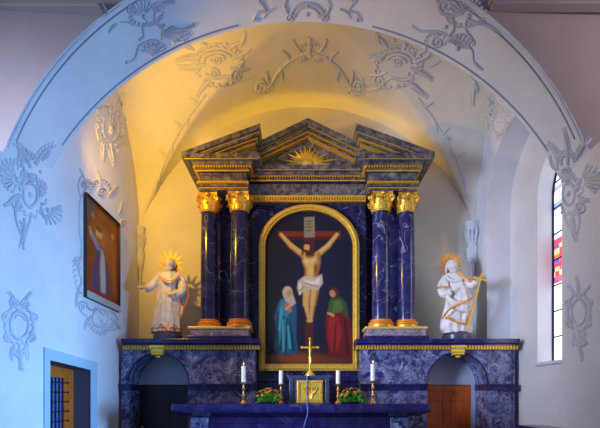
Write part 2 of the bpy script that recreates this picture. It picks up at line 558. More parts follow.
def leaf(mb, x, y, ang, L, w=1.6, curl=.5, sx=1, sy=1):
    """an acanthus frond: curved spine and side lobes"""
    n = 7; pts = []
    for i in range(n + 1):
        t = i/n; a = ang + curl*t*t*1.6
        pts.append((x + sx*L*t*math.cos(ang + curl*t), y - sy*L*t*math.sin(ang + curl*t)))
    stroke(mb, pts, w*.9, w*.25, mid=w*1.1, raw=True)
    for i in range(1, n):
        t = i/n; px, py = pts[i]; l = L*.34*(1 - t*.6)
        for sgn in (1, -1):
            a = ang + curl*t + sgn*.85
            stroke(mb, [(px, py), (px + sx*l*.6*math.cos(a), py - sy*l*.6*math.sin(a)), (px + sx*l*math.cos(a - sgn*.5), py - sy*l*math.sin(a - sgn*.5))], w*.6, w*.3, raw=True)

def shell(mb, x, y, ang, R, spread=1.9, n=9, w=1.4, sx=1, sy=1, r0=.25):
    for i in range(n):
        a = ang - spread/2 + spread*i/(n-1)
        k = 1 - .18*abs(i - (n-1)/2)/((n-1)/2)
        stroke(mb, [(x + sx*R*r0*math.cos(a), y - sy*R*r0*math.sin(a)), (x + sx*R*.65*k*math.cos(a), y - sy*R*.65*k*math.sin(a)), (x + sx*R*k*math.cos(a), y - sy*R*k*math.sin(a))], w*.45, w*.9, raw=True)
        blob(mb, x + sx*R*k*math.cos(a), y - sy*R*k*math.sin(a), w*1.15)
    blob(mb, x, y, w*1.8)

def arcs(mb, x, y, rx, ry, a0, a1, w, w1=None, n=18):
    stroke(mb, [(x + rx*math.cos(a0 + (a1-a0)*i/n), y - ry*math.sin(a0 + (a1-a0)*i/n)) for i in range(n+1)], w, w1 if w1 else w, raw=True)

def frill(mb, x, y, rx, ry, n, L, w, a0=0, a1=2*PI, lean=.5):
    for i in range(n):
        a = a0 + (a1-a0)*i/max(1, n - (1 if abs(a1-a0) < 6.2 else 0))
        px, py = x + rx*math.cos(a), y - ry*math.sin(a); b = a + lean
        stroke(mb, [(px, py), (px + L*.6*math.cos(b), py - L*.6*math.sin(b)), (px + L*math.cos(b+.7), py - L*math.sin(b+.7))], w, w*.55, raw=True)
        blob(mb, px + L*math.cos(b+.7), py - L*math.sin(b+.7), w*.9)

def relief(name, label, parts, mat=None, cat='stucco ornament', group=None, lim=(0, 99)):
    LIM[:] = lim; mb = MB(); parts(mb); LIM[:] = (0, 99)
    if not mb.v: return None
    o = mb.build(name, mat or M['stucco'], smooth=True, angle=80)
    # origin on the ornament
    c = sum((v.co for v in o.data.vertices), Vector()) / len(o.data.vertices)
    o.data.transform(Matrix.Translation(-c)); o.location = c
    return tag(o, label, cat, group)

def line_trim(name, pts_list, r, mat=None, label=None):
    mb = MB()
    for pts in pts_list: stroke(mb, pts, r, raw=True)
    return struct(mb.build(name, mat or M['trim'], smooth=True, angle=80), label)

def arc_px(c, r, x_from, x_to, n=100):
    a0 = math.acos(max(-1, min(1, (x_from-c[0])/r))); a1 = math.acos(max(-1, min(1, (x_to-c[0])/r)))
    return [(c[0]+r*math.cos(a0+(a1-a0)*i/n), c[1]-r*math.sin(a0+(a1-a0)*i/n)) for i in range(n+1)]
line_trim('trim_2', [arc_px(oc, 304, 16, 575)], .9, label='dark line along the arch edge')
line_trim('trim_3', [arc_px(oc, 309.2, 8, 583)], 1.5, M['stucco'])
line_trim('trim_4', [arc_px(ic, 292.0, 62, 238), arc_px(ic, 292.0, 372, 548)], .9)
# nave cornice either side of the arch
mb = MB()
mb.box(-9, PXX(103, 5.2), 5.07, 5.22, PZ(9, 5.12), PZ(9, 5.12) + .04).box(-9, PXX(106, 5.2), 5.10, 5.24, PZ(9, 5.12) + .04, PZ(9, 5.12) + .10)
struct(mb.build('trim_5', M['nave'], bevel=.01))
mb = MB()
mb.box(PXX(492, 5.5), 9, 5.46, 5.60, PZ(6, 5.5), PZ(6, 5.5) + .04).box(PXX(490, 5.5), 9, 5.49, 5.60, PZ(6, 5.5) + .04, PZ(6, 5.5) + .10)
struct(mb.build('trim_6', M['nave'], bevel=.01))

# ------------------------------------------------------------------ stucco
def capL(mb):
    frill(mb, 30, 195, 12, 18, 12, 7, 1.5); frill(mb, 28, 165, 6, 9, 8, 8, 1.5, .3, 2.9); leaf(mb, 38, 196, .3, 16, 1.7, .4, .7); leaf(mb, 14, 196, -2.2, 18, 1.7, -.4, .7); leaf(mb, 40, 206, -1.3, 18, 1.6, .4, .7)
    blob(mb, 30, 178, 5, .8); blob(mb, 22, 186, 4.2, .8); blob(mb, 40, 190, 4, .8); shell(mb, 12, 172, 2.2, 14, 1.7, 6, 1.8)
    leaf(mb, 30, 168, 1.9, 34, 1.9, .4, .75); leaf(mb, 36, 165, 1.2, 34, 1.7, -.6, .7); leaf(mb, 24, 170, 2.3, 28, 1.8, -.5, .6)
    leaf(mb, 42, 160, .6, 15, 1.3, .5)
    shell(mb, 17, 180, 2.9, 16, 2.0, 7, 1.9); shell(mb, 47, 210, -.7, 16, 1.9, 7, 1.6)
    arcs(mb, 30, 195, 7, 12, 0, 2*PI, 1.7); arcs(mb, 30, 195, 11, 17, .6, 2.9, 1.5); blob(mb, 30, 195, 3.2, .7)
    scroll(mb, 18, 205, 7, 1.4, 1.2, 1, 1.5); scroll(mb, 42, 185, 6, 1.4, -1, -1, 1.4); scroll(mb, 24, 176, 5, 1.3, 0, 1, 1.5)
    stroke(mb, [(20, 195), (15, 212), (18, 228), (24, 242)], 2.2, .9); leaf(mb, 24, 218, -1.5, 30, 1.8, -.25, .8)
    stroke(mb, [(32, 214), (28, 226), (24, 240), (23, 248)], 1.6, 1.0); blob(mb, 23, 248, 2)
    for x, y in ((26, 150), (33, 158), (40, 172), (12, 192), (20, 222), (35, 218)): blob(mb, x, y, 2.0)
relief('stucco_capital', 'white stucco leaf and shell capital at the foot of the arch above the barred door', capL, M['stucco_mid'], lim=(0,99))
def capR(mb):
    frill(mb, 569, 194, 11, 18, 12, 7, 1.5); frill(mb, 568, 164, 6, 9, 8, 8, 1.5, .3, 2.9); leaf(mb, 558, 190, 2.8, 14, 1.7, .4, .7); leaf(mb, 578, 196, -.6, 18, 1.7, .4, .7); leaf(mb, 560, 208, -1.7, 16, 1.6, -.3, .7)
    blob(mb, 569, 178, 5, .8); blob(mb, 578, 188, 4.2, .8); blob(mb, 560, 186, 4, .8); leaf(mb, 588, 176, .4, 16, 1.7, -.4, .7)
    leaf(mb, 568, 165, 1.5, 38, 1.9, .3, .6); leaf(mb, 562, 165, 2.0, 34, 1.8, .5, .6); leaf(mb, 576, 160, 1.0, 34, 1.8, -.3, .6); leaf(mb, 556, 170, 2.5, 16, 1.4, -.6)
    shell(mb, 580, 182, .3, 22, 1.7, 8, 2.0); shell(mb, 560, 200, -2.4, 15, 2.0, 7, 1.6)
    arcs(mb, 569, 194, 6, 11, 0, 2*PI, 1.6); blob(mb, 569, 194, 3, .7); arcs(mb, 569, 194, 10, 17, .2, 2.6, 1.5)
    scroll(mb, 552, 186, 6, 1.4, 2, -1, 1.5); scroll(mb, 582, 208, 7, 1.4, 1, 1, 1.5); scroll(mb, 566, 172, 5, 1.3, 0, 1, 1.5)
    leaf(mb, 572, 212, -1.55, 30, 1.8, .2, .7); stroke(mb, [(576, 205), (580, 220), (577, 236)], 2.0, .9); stroke(mb, [(562, 206), (566, 220), (573, 236)], 1.6, .9)
    for x, y in ((566, 150), (573, 157), (585, 200), (558, 178), (575, 226), (590, 172)): blob(mb, x, y, 2.0)
relief('stucco_capital', 'white stucco leaf and shell capital at the foot of the arch beside the tall window', capR, M['stucco_mid'], lim=(0,99))

def bandL(mb):
    frill(mb, 152, 52, 13, 8, 8, 5, 1.1, .3, 2.8); frill(mb, 176, 40, 12, 8, 8, 5, 1.1, .2, 2.6); frill(mb, 146, 14, 14, 9, 10, 6, 1.2, 3.3, 6.0); arcs(mb, 152, 55, 9, 9, .3, 2.8, 1.0); arcs(mb, 174, 42, 9, 9, .2, 2.7, 1.0)
    stroke(mb, [(128, 62), (135, 58), (139, 46), (148, 41), (155, 40), (160, 42)], 1.3, 1.1); blob(mb, 127, 62, 2)
    shell(mb, 152, 55, 1.5, 13, 2.3, 7, 1.2); shell(mb, 174, 42, 1.3, 13, 2.3, 7, 1.2)
    stroke(mb, [(139, 40), (144, 36), (143, 28), (147, 22), (144, 18)], 1.5, 1); stroke(mb, [(162, 36), (163, 28), (156, 22), (155, 14), (160, 7)], 1.5, 1)
    stroke(mb, [(165, 32), (172, 27), (180, 29), (188, 28), (195, 26)], 1.5, 1); leaf(mb, 184, 29, .1, 12, 1.3, .4)
    stroke(mb, [(133, 24), (127, 22), (120, 22)], 1.3, .7); leaf(mb, 117, 24, 3.6, 12, 1.3, .4); blob(mb, 133, 24, 1.8); blob(mb, 165, 32, 2); blob(mb, 164, 25, 1.7)
    shell(mb, 144, 16, 1.9, 17, 2.0, 8, 1.4); scroll(mb, 158, 8, 6, 1.4, 0, 1, 1.4); leaf(mb, 160, 6, .6, 16, 1.4, -.4); scroll(mb, 133, 10, 6, 1.3, 2, 1, 1.3)
    arcs(mb, 152, 30, 9, 7, .3, 2.8, 1.2)
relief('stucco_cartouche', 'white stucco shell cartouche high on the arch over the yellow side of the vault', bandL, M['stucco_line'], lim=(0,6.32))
def bandC(mb):
    arcs(mb, 307, 17, 17, 14, 0, PI, 1.5); arcs(mb, 307, 17, 12, 10, 0, PI, 1.0)
    scroll(mb, 290, 18, 5, 1.3, .5, 1, 1.3); scroll(mb, 324, 18, 5, 1.3, 2.6, -1, 1.3)
    for sgn in (1, -1):
        X = lambda d: 307 + sgn*d
        stroke(mb, [(X(54), 21), (X(50), 13), (X(42), 10), (X(46), 2), (X(40), -3)], 1.5, 1.2); stroke(mb, [(X(44), 18), (X(40), 12), (X(33), 9)], 1.2)
        stroke(mb, [(X(19), 14), (X(23), 6), (X(20), -2)], 1.5, 1.2); blob(mb, X(50), 20, 2); blob(mb, X(22), 8, 2)
        leaf(mb, X(46), 4, PI/2 - sgn*.7, 10, 1.3, sgn*.3)
    blob(mb, 307, 4, 2.2); blob(mb, 307, 14, 2)
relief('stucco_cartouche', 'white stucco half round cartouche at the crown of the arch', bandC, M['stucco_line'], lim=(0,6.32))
def bandR(mb):
    frill(mb, 460, 46, 13, 9, 8, 5, 1.1, .1, 2.6); frill(mb, 466, 14, 17, 10, 11, 6, 1.2, 3.2, 6.1); frill(mb, 436, 42, 9, 8, 8, 4.5, 1.1, .6, 3.4); arcs(mb, 458, 48, 9, 9, .1, 2.5, 1.0)
    stroke(mb, [(413, 26), (421, 31), (432, 31), (441, 32), (449, 36)], 1.3, 1.1); blob(mb, 413, 26, 1.6)
    scroll(mb, 438, 42, 7, 1.3, 1.5, 1, 1.5); shell(mb, 458, 48, 1.2, 14, 2.3, 8, 1.4)
    stroke(mb, [(450, 36), (462, 41), (472, 50), (474, 62), (483, 70)], 1.5, .9); leaf(mb, 474, 62, -.9, 12, 1.4, .2)
    shell(mb, 468, 16, 1.7, 20, 2.3, 10, 1.5); scroll(mb, 446, 6, 9, 1.4, -1.2, -1, 1.5); stroke(mb, [(437, 0), (442, 12), (452, 16), (462, 13)], 1.5, 1.2)
    stroke(mb, [(468, 20), (480, 24), (490, 26), (500, 33)], 1.6, .9); leaf(mb, 484, 24, -.3, 15, 1.4, -.3); stroke(mb, [(452, 17), (454, 28), (449, 35)], 1.4); stroke(mb, [(466, 20), (466, 30), (472, 38)], 1.4)
    blob(mb, 446, 27, 2); blob(mb, 472, 40, 1.8)
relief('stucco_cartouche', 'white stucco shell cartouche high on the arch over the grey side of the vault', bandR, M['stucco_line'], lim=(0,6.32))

def groinL(mb):
    frill(mb, 218, 62, 21, 14, 15, 8, 1.7, -.4, 3.6); frill(mb, 222, 78, 16, 5, 8, 6, 1.5, 3.3, 6.1); leaf(mb, 194, 50, 2.5, 18, 1.6, .5); leaf(mb, 240, 46, .9, 16, 1.5, .4)
    for k, (rx, ry) in enumerate(((20, 12), (14, 8), (8, 4.5))): arcs(mb, 218, 60, rx, ry, .2 + k*.2, 3.3, 1.7)
    leaf(mb, 200, 58, 3.0, 26, 1.8, .3); leaf(mb, 205, 64, 3.5, 28, 1.8, -.3); leaf(mb, 210, 50, 2.3, 20, 1.6, .3); leaf(mb, 228, 50, .9, 20, 1.6, -.5)
    leaf(mb, 232, 58, .25, 22, 1.7, .2); leaf(mb, 230, 68, -.3, 20, 1.7, .3); scroll(mb, 218, 60, 6, 1.4, 0, 1, 1.6); scroll(mb, 236, 76, 6, 1.3, 2, 1, 1.5); scroll(mb, 214, 74, 6, 1.3, 2, -1, 1.5)
    stroke(mb, [(205, 74), (216, 78), (228, 76), (240, 80), (252, 76)], 1.8, 1.1); leaf(mb, 210, 80, -2.4, 22, 1.6, .2)
    for x, y in ((205, 47), (215, 44), (226, 44), (235, 50), (240, 66), (196, 66)): blob(mb, x, y, 2.2)
relief('stucco_ornament', 'golden lit stucco shell spray on the vault above the statue holding out an arm', groinL, None, lim=(6.4,99))
def garl(mb):
    frill(mb, 310, 52, 9, 7, 7, 6, 1.4, .1, 3.0); frill(mb, 264, 86, 6, 5, 8, 5, 1.3); frill(mb, 356, 86, 6, 5, 8, 5, 1.3, lean=-.5)
    for s in (1, -1):
        X = lambda d: 310 + s*d
        stroke(mb, [(X(2), 52), (X(12), 56), (X(22), 62), (X(32), 72), (X(38), 82), (X(46), 90), (X(52), 88)], 1.9, 1.6); scroll(mb, X(48), 86, 6, 1.4, -.5 if s > 0 else PI + .5, s, 1.5)
        leaf(mb, X(8), 52, PI/2 - s*.9, 16, 1.5, s*.3); leaf(mb, X(20), 60, PI/2 - s*.3, 13, 1.4, -s*.5); leaf(mb, X(40), 84, PI/2 - s*.6, 14, 1.5, s*.4); leaf(mb, X(30), 70, PI/2 + s*2.6, 12, 1.2, s*.4)
        leaf(mb, X(44), 92, PI/2 - s*2.0, 11, 1.4, s*.3)
        blob(mb, X(15), 57, 2.3); blob(mb, X(28), 67, 2.2)
    stroke(mb, [(310, 54), (309, 46), (311, 38)], 2.4, 1.2); leaf(mb, 310, 50, 1.57, 14, 1.7, .15); blob(mb, 310, 54, 2.8); scroll(mb, 303, 60, 4, 1.2, 0, 1, 1.3); scroll(mb, 318, 60, 4, 1.2, PI, -1, 1.3)
relief('stucco_garland', 'yellow lit stucco garland on the vault centred above the pediment', garl, None, lim=(6.4,99))
def groinR(mb):
    frill(mb, 398, 64, 20, 14, 15, 8, 1.7, -.4, 3.6); frill(mb, 394, 80, 16, 5, 8, 6, 1.5, 3.3, 6.1); leaf(mb, 418, 54, .7, 18, 1.6, -.5); leaf(mb, 380, 44, 2.1, 14, 1.5, -.4); leaf(mb, 426, 66, .1, 16, 1.4, .3)
    for k, (rx, ry) in enumerate(((18, 12), (12, 8), (7, 4.5))): arcs(mb, 398, 62, rx, ry, -.2, 3.0 - k*.2, 1.7)
    leaf(mb, 412, 62, .2, 26, 1.7, .3); leaf(mb, 410, 68, -.3, 26, 1.7, -.2); leaf(mb, 402, 50, 1.0, 18, 1.6, .3); leaf(mb, 388, 50, 1.9, 18, 1.6, .4)
    leaf(mb, 384, 58, 2.8, 16, 1.6, .3); leaf(mb, 386, 72, 3.6, 18, 1.6, -.3); scroll(mb, 398, 62, 6, 1.4, 0, 1, 1.6); scroll(mb, 380, 80, 6, 1.3, 2, 1, 1.5)
    stroke(mb, [(412, 78), (402, 80), (390, 78), (378, 88), (366, 90)], 1.8, 1.1); leaf(mb, 410, 82, -.8, 24, 1.6, .1)
    for x, y in ((384, 44), (393, 40), (412, 50), (420, 56), (376, 66), (408, 74)): blob(mb, x, y, 2.1)
relief('stucco_ornament', 'grey stucco shell spray on the vault above the statue holding a gold cross', groinR, None, lim=(6.4,99))
def trailL(mb):
    for x, y, a in ((198, 104, 2.2), (189, 116, 4.2), (181, 128, 2.0), (173, 143, 4.3), (166, 158, 2.0), (160, 174, 4.4)): leaf(mb, x, y, a, 10, 1.2, .4)
    stroke(mb, [(206, 94), (195, 108), (184, 124), (172, 146), (160, 174), (153, 200)], 1.2, .8)
relief('stucco_trail', 'thin leafy stucco trail down the yellow vault edge', trailL, None, lim=(6.4,99))
def trailR(mb):
    for x, y, a in ((424, 108, .8), (434, 122, -1.0), (442, 135, 1.0), (450, 148, -1.1), (457, 160, 1.0), (464, 176, -1.2)): leaf(mb, x, y, a, 11, 1.2, -.3)
    stroke(mb, [(418, 98), (430, 114), (442, 133), (453, 153), (462, 174), (468, 198)], 1.1, .8); scroll(mb, 447, 140, 4, 1.3, 0, 1, 1.1)
    leaf(mb, 474, 88, 4.4, 18, 1.5, .3); leaf(mb, 478, 92, 1.8, 14, 1.4, .3); shell(mb, 474, 82, 1.2, 9, 2, 6, 1.1)
relief('stucco_trail', 'thin leafy stucco trail down the grey vault edge', trailR, None, lim=(6.4,99))
def lunL(mb):
    frill(mb, 110, 128, 11, 18, 16, 6, 1.5)
    shell(mb, 110, 132, 1.6, 20, 2.6, 9, 1.7, .75, 1.2); arcs(mb, 110, 128, 8, 14, 0, 2*PI, 1.6); blob(mb, 110, 128, 3)
    leaf(mb, 104, 116, 2.0, 24, 1.6, .3, .6); leaf(mb, 116, 112, 1.2, 24, 1.6, -.3, .6); leaf(mb, 110, 142, -1.5, 26, 1.7, .2, .7); leaf(mb, 104, 142, -1.9, 20, 1.5, .3, .7)
    scroll(mb, 101, 138, 5, 1.4, 0, 1, 1.4); scroll(mb, 120, 140, 5, 1.4, 2, -1, 1.4); scroll(mb, 100, 112, 4, 1.3, 0, 1, 1.4); scroll(mb, 122, 120, 4, 1.3, 0, 1, 1.4)
    leaf(mb, 124, 106, 1.9, 14, 1.5, .3, .6)
    for x, y in ((97, 124), (122, 130), (108, 104), (112, 156), (104, 150), (117, 150)): blob(mb, x, y, 1.9)
relief('stucco_cartouche', 'brightly lit stucco cartouche on the wall above the small painting', lunL, None, lim=(6.3,99))
def lunR(mb):
    frill(mb, 499, 121, 10, 15, 14, 5, 1.4)
    shell(mb, 499, 120, 1.6, 16, 2.6, 8, 1.6, .8, 1.2); arcs(mb, 499, 122, 7, 12, 0, 2*PI, 1.5); blob(mb, 499, 120, 2.8)
    leaf(mb, 493, 110, 2.0, 16, 1.5, .3, .7); leaf(mb, 492, 128, -1.9, 22, 1.6, .2, .7); leaf(mb, 502, 130, -1.3, 18, 1.5, .2, .7); scroll(mb, 490, 122, 4, 1.3, 0, 1, 1.3); scroll(mb, 508, 126, 4, 1.3, 2, -1, 1.3)
    for x, y in ((489, 104), (496, 100), (486, 134), (508, 112), (494, 142)): blob(mb, x, y, 1.9)
relief('stucco_cartouche', 'yellowish stucco cartouche at the top of the window niche', lunR, None, lim=(6.3,99))
def picS(mb):
    frill(mb, 101, 322, 10, 9, 9, 5, 1.1, 3.3, 6.1); frill(mb, 100, 190, 8, 8, 8, 5, 1.1, .2, 3.0); frill(mb, 79, 275, 3, 16, 9, 4.5, 1.0, 1.7, 4.6)
    leaf(mb, 100, 186, 1.7, 20, 1.4, .3, .7); leaf(mb, 94, 186, 2.4, 16, 1.3, .4, .7); leaf(mb, 108, 196, .9, 18, 1.3, -.3, .7); scroll(mb, 101, 192, 5, 1.4, 0, 1, 1.2); scroll(mb, 84, 184, 4, 1.4, 0, -1, 1.1)
    leaf(mb, 84, 180, 1.9, 14, 1.2, .3, .6); stroke(mb, [(80, 196), (78, 186), (81, 176)], 1.1, .7); leaf(mb, 118, 214, .9, 15, 1.2, .3, .7); scroll(mb, 123, 224, 4, 1.3, 1, 1, 1.1)
    stroke(mb, [(88, 186), (80, 200), (79, 228), (81, 246), (79, 262)], 1.0, .9); stroke(mb, [(82, 256), (78, 268), (81, 282), (76, 296), (80, 310), (86, 316)], 1.3, .9); leaf(mb, 80, 270, 2.2, 16, 1.2, .3, .6); leaf(mb, 78, 292, 4.2, 16, 1.2, .3, .6); scroll(mb, 82, 306, 5, 1.4, 0, 1, 1.1)
    shell(mb, 101, 322, -1.5, 13, 2.2, 8, 1.2); arcs(mb, 100, 318, 8, 9, 0, 2*PI, 1.1); stroke(mb, [(86, 306), (92, 310), (97, 308), (103, 314), (112, 312), (118, 320)], 1.3, 1.0); leaf(mb, 110, 318, -.6, 15, 1.2, -.3); leaf(mb, 91, 316, -2.3, 15, 1.2, .3)
    scroll(mb, 112, 326, 5, 1.3, 1, -1, 1.1)
relief('stucco_surround', 'shallow white stucco rocaille surround of the small wall painting', picS, M['stucco_mid'], lim=(0,99))
def carL(mb):
    frill(mb, 19, 325, 12, 17, 14, 6, 1.3); frill(mb, 19, 345, 5, 6, 7, 6, 1.2, 3.4, 6.0)
    arcs(mb, 19, 325, 9, 14, 0, 2*PI, 1.8); arcs(mb, 19, 325, 14, 20, 2.0, 4.2, 1.8); arcs(mb, 19, 325, 14, 20, -1.1, 1.1, 1.8); arcs(mb, 19, 325, 6, 10, .4, 2.4, 1.0)
    leaf(mb, 17, 308, 1.9, 20, 1.8, .3, .8); leaf(mb, 22, 308, 1.2, 20, 1.8, -.3, .8); scroll(mb, 13, 303, 5, 1.4, 0, 1, 1.5); scroll(mb, 25, 305, 5, 1.4, PI, -1, 1.5)
    scroll(mb, 6, 318, 5, 1.3, 1, 1, 1.5); scroll(mb, 33, 318, 5, 1.3, 2, -1, 1.5); scroll(mb, 8, 338, 5, 1.3, 1, 1, 1.5); scroll(mb, 31, 338, 5, 1.3, 2, -1, 1.5)
    leaf(mb, 19, 343, -1.57, 28, 1.8, .15, .7); leaf(mb, 14, 345, -2.0, 16, 1.5, .3); leaf(mb, 24, 345, -1.1, 16, 1.5, -.3); blob(mb, 19, 368, 2); stroke(mb, [(12, 352), (19, 357), (26, 352)], 1.4)
relief('stucco_cartouche', 'white stucco oval cartouche on the pier left of the barred door', carL, M['stucco_mid'], lim=(0,99))
def carR(mb):
    frill(mb, 579, 312, 10, 16, 14, 5.5, 1.2); frill(mb, 579, 333, 4, 6, 7, 5, 1.1, 3.4, 6.0)
    arcs(mb, 579, 312, 7, 13, 0, 2*PI, 1.6); arcs(mb, 579, 312, 11, 19, 2.0, 4.2, 1.7); arcs(mb, 579, 312, 11, 19, -1.1, 1.1, 1.7)
    leaf(mb, 579, 296, 1.57, 20, 1.7, .2, .7); leaf(mb, 575, 296, 2.1, 15, 1.5, .3, .7); leaf(mb, 583, 296, 1.0, 15, 1.5, -.3, .7); scroll(mb, 569, 304, 4, 1.3, 1, 1, 1.4); scroll(mb, 589, 304, 4, 1.3, 2, -1, 1.4)
    scroll(mb, 570, 324, 4, 1.3, 1, 1, 1.4); scroll(mb, 588, 324, 4, 1.3, 2, -1, 1.4); leaf(mb, 579, 330, -1.5, 30, 1.7, .15, .6); leaf(mb, 575, 332, -2, 15, 1.5, .3, .7); leaf(mb, 583, 332, -1.1, 15, 1.5, -.3, .7); stroke(mb, [(572, 342), (580, 346), (588, 343)], 1.4); blob(mb, 582, 360, 1.8)
relief('stucco_cartouche', 'grey stucco oval cartouche on the pier right of the tall window', carR, M['stucco_mid'], lim=(0,99))
def relief_body(mb, cx, y0, y1, w):
    pass
# corner corbels under the vault
def corbel(x, sgn, ztop, label, q=.45):
    r = thing('corbel', label, 'corbel', (x, YB-.02, ztop-.5))
    m = MB()
    prof = [(.02, -1.15), (.05, -1.05), (.07, -.9), (.05, -.8), (.10, -.6), (.13, -.35), (.10, -.25), (.15, -.12), (.19, -.06), (.19, 0), (.22, .03), (.22, .08)]
    prof = [(a*q, b) for a, b in prof]
    m.lathe(prof, (x - sgn*.10*q, YB-.10*q, ztop), 20)
    m.build('bracket', M['stucco'], r, smooth=True)
    l = MB()
    for k in range(5):
        a = -PI/2 + (k-2)*.55 - sgn*.4
        cx, cy = x - sgn*.10*q, YB-.10*q
        for z0, ln, rr in ((-.1, .3, .15*q), (-.45, .35, .11*q)):
            d = Vector((math.cos(a), math.sin(a), 0))
            pts = [Vector((cx, cy, ztop+z0-ln)) + d*rr*.75, Vector((cx, cy, ztop+z0-ln*.5)) + d*rr*1.05, Vector((cx, cy, ztop+z0)) + d*rr*1.35]
            l.tube(pts, [.015*q, .05*q, .04*q], 6)
    l.build('leaves', M['stucco'], r, smooth=True)
corbel(-W, -1, SPR, 'leafy stucco corbel in the yellow lit back corner')
corbel(W, 1, SPR+.08, 'leafy stucco corbel in the grey back corner', .8)

# ------------------------------------------------------------------ the retable
ret = thing('retable', 'tall navy marble altarpiece architecture with gilded columns and broken pediment', 'altarpiece', (0, 8.7, .16))
YF, YK = 8.36, 8.94
def part(mb, name, mat, **k): return mb.build(name, M[mat] if isinstance(mat, str) else mat, k.pop('parent', ret), **k)

# wings with arched passages
ACX, AR, AZ = 2.835, .56, 1.916
def wing(sgn):
    c = sgn*ACX
    def ar(r, n=28): return [(c - r, .16)] + [(c + r*math.cos(PI - PI*i/n), AZ + r*math.sin(PI - PI*i/n)) for i in range(n+1)] + [(c + r, .16)]
    xi = sgn*1.0; xo = -3.55 if sgn < 0 else W - .005
    a = ar(AR)
    if sgn < 0: loop = [(xo, .16)] + a + [(xi, .16), (xi, 2.56), (xo, 2.56)]
    else: loop = [(xi, .16)] + a + [(xo, .16), (xo, 2.56), (xi, 2.56)]
    m = MB().prism(loop, YF, YK, 'y')
    if sgn > 0: m.box(xo, 3.86, YF, 8.80, .16, 2.56).box(3.86, 3.955, YF+.05, 8.80, .16, 2.56)
    w = part(m, 'base_wing', 'wing')
    # impost bands on both sides of the passage
    e = -3.56 if sgn < 0 else 3.965
    for q, (x0, x1) in enumerate(((xi, c - sgn*AR), (c + sgn*AR, e))):
        lo, hi = min(x0, x1), max(x0, x1)
        m = MB().box(lo, hi, YF-.03, YF+.02, 1.775, 1.90).box(lo, hi, YF-.055, YF+.02, 1.86, 1.90)
        if q: m.box(c + sgn*AR - .012, c + sgn*AR + .012, YF-.03, YK, 1.775, 1.90)
        part(m, 'impost_band', 'slab', parent=w, bevel=.006)
    # ledge
    m = MB()
    xe = -3.49 if sgn < 0 else 3.96
    lo, hi = min(xi - sgn*.10, xe), max(xi - sgn*.10, xe)
    hi_b = min(hi, W - .006)
    for y, z0, z1 in ((8.20, 2.655, 2.74), (8.25, 2.62, 2.655), (8.31, 2.56, 2.62)):
        m.box(lo, hi, y, 8.80, z0, z1)
    m.box(lo, hi_b, 8.80, YB-.06, 2.56, 2.74)
    part(m, 'ledge', 'slab', parent=w, bevel=.008)
    m = MB()
    k = int((hi - lo)/.055)
    for i in range(k):
        x = lo + (i+.5)*(hi-lo)/k; m.box(x-.018, x+.018, 8.262, 8.32, 2.556, 2.618)
    m.box(lo, hi, 8.285, 8.32, 2.545, 2.565)
    part(m, 'gilded_dentils', 'gold', parent=w)
    # keystone
    m = MB()
    m.loft([[(c-.10, YF-.05, 2.44), (c+.10, YF-.05, 2.44), (c+.10, YF+.03, 2.44), (c-.10, YF+.03, 2.44)][::1],
            [(c-.115, YF-.10, 2.50), (c+.115, YF-.10, 2.50), (c+.115, YF+.03, 2.50), (c-.115, YF+.03, 2.50)],
            [(c-.12, YF-.09, 2.56), (c+.12, YF-.09, 2.56), (c+.12, YF+.03, 2.56), (c-.12, YF+.03, 2.56)],
            [(c-.14, YF-.13, 2.57), (c+.14, YF-.13, 2.57), (c+.14, YF+.03, 2.57), (c-.14, YF+.03, 2.57)],
            [(c-.14, YF-.13, 2.62), (c+.14, YF-.13, 2.62), (c+.14, YF+.03, 2.62), (c-.14, YF+.03, 2.62)]])
    m.lathe([(.0, -.03), (.045, -.01), (.05, .02)], (c, YF-.05, 2.41), 12)
    m.tube([(c-.10, YF-.11, 2.46), (c+.10, YF-.11, 2.46)], .02, 8)
    part(m, 'gilded_keystone', 'gold_pale', parent=w, bevel=.006)
    # archivolt moulding
    m = MB()
    m.tube([(c + (AR+.015)*math.cos(PI*i/28), YF-.008, AZ + (AR+.015)*math.sin(PI*i/28)) for i in range(29)], .015, 6)
    part(m, 'archivolt', 'slab', parent=w, smooth=True)
wing(-1); wing(1)
# closing of the passages: plastered lunette above a door
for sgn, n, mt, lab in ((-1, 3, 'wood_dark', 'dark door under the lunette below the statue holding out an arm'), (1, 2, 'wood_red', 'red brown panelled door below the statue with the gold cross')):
    c = sgn*ACX
    m = MB().prism([(c - AR, 1.90)] + [(c + AR*math.cos(PI - PI*i/24), AZ + AR*math.sin(PI - PI*i/24)) for i in range(25)] + [(c + AR, 1.90)], YK-.03, YK+.02, 'y')
    part(m, 'lunette_panel', 'lunette')
    d = thing('door_%d' % n, lab, 'door', (c, YK, .16)); d['kind'] = 'structure'
    lo, hi = c - AR + .01, c + AR - .01
    if sgn > 0: hi = 3.30
    zt_ = 1.885
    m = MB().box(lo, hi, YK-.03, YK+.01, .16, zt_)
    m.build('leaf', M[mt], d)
    m = MB()
    for x0, x1 in ((lo, lo+.11), (hi-.11, hi), ((lo+hi)/2-.05, (lo+hi)/2+.05)): m.box(x0, x1, YK-.05, YK-.03, .16, zt_)
    for z0, z1 in ((.16, .36), (1.0, 1.12), (1.57, 1.66), (zt_-.11, zt_)): m.box(lo, hi, YK-.048, YK-.03, z0, z1)
    m.build('door_frame', M[mt], d, bevel=.006)
    m = MB().ball((lo+.06, YK-.075, 1.05), .028).tube([(lo+.06, YK-.05, 1.05), (lo+.06, YK-.075, 1.05)], .012)
    m.build('door_knob', M['brass'], d, smooth=True)
    if sgn > 0:
        part(MB().box(3.30, c+AR, YK-.04, YK+.02, .16, 1.90), 'jamb', 'lunette')
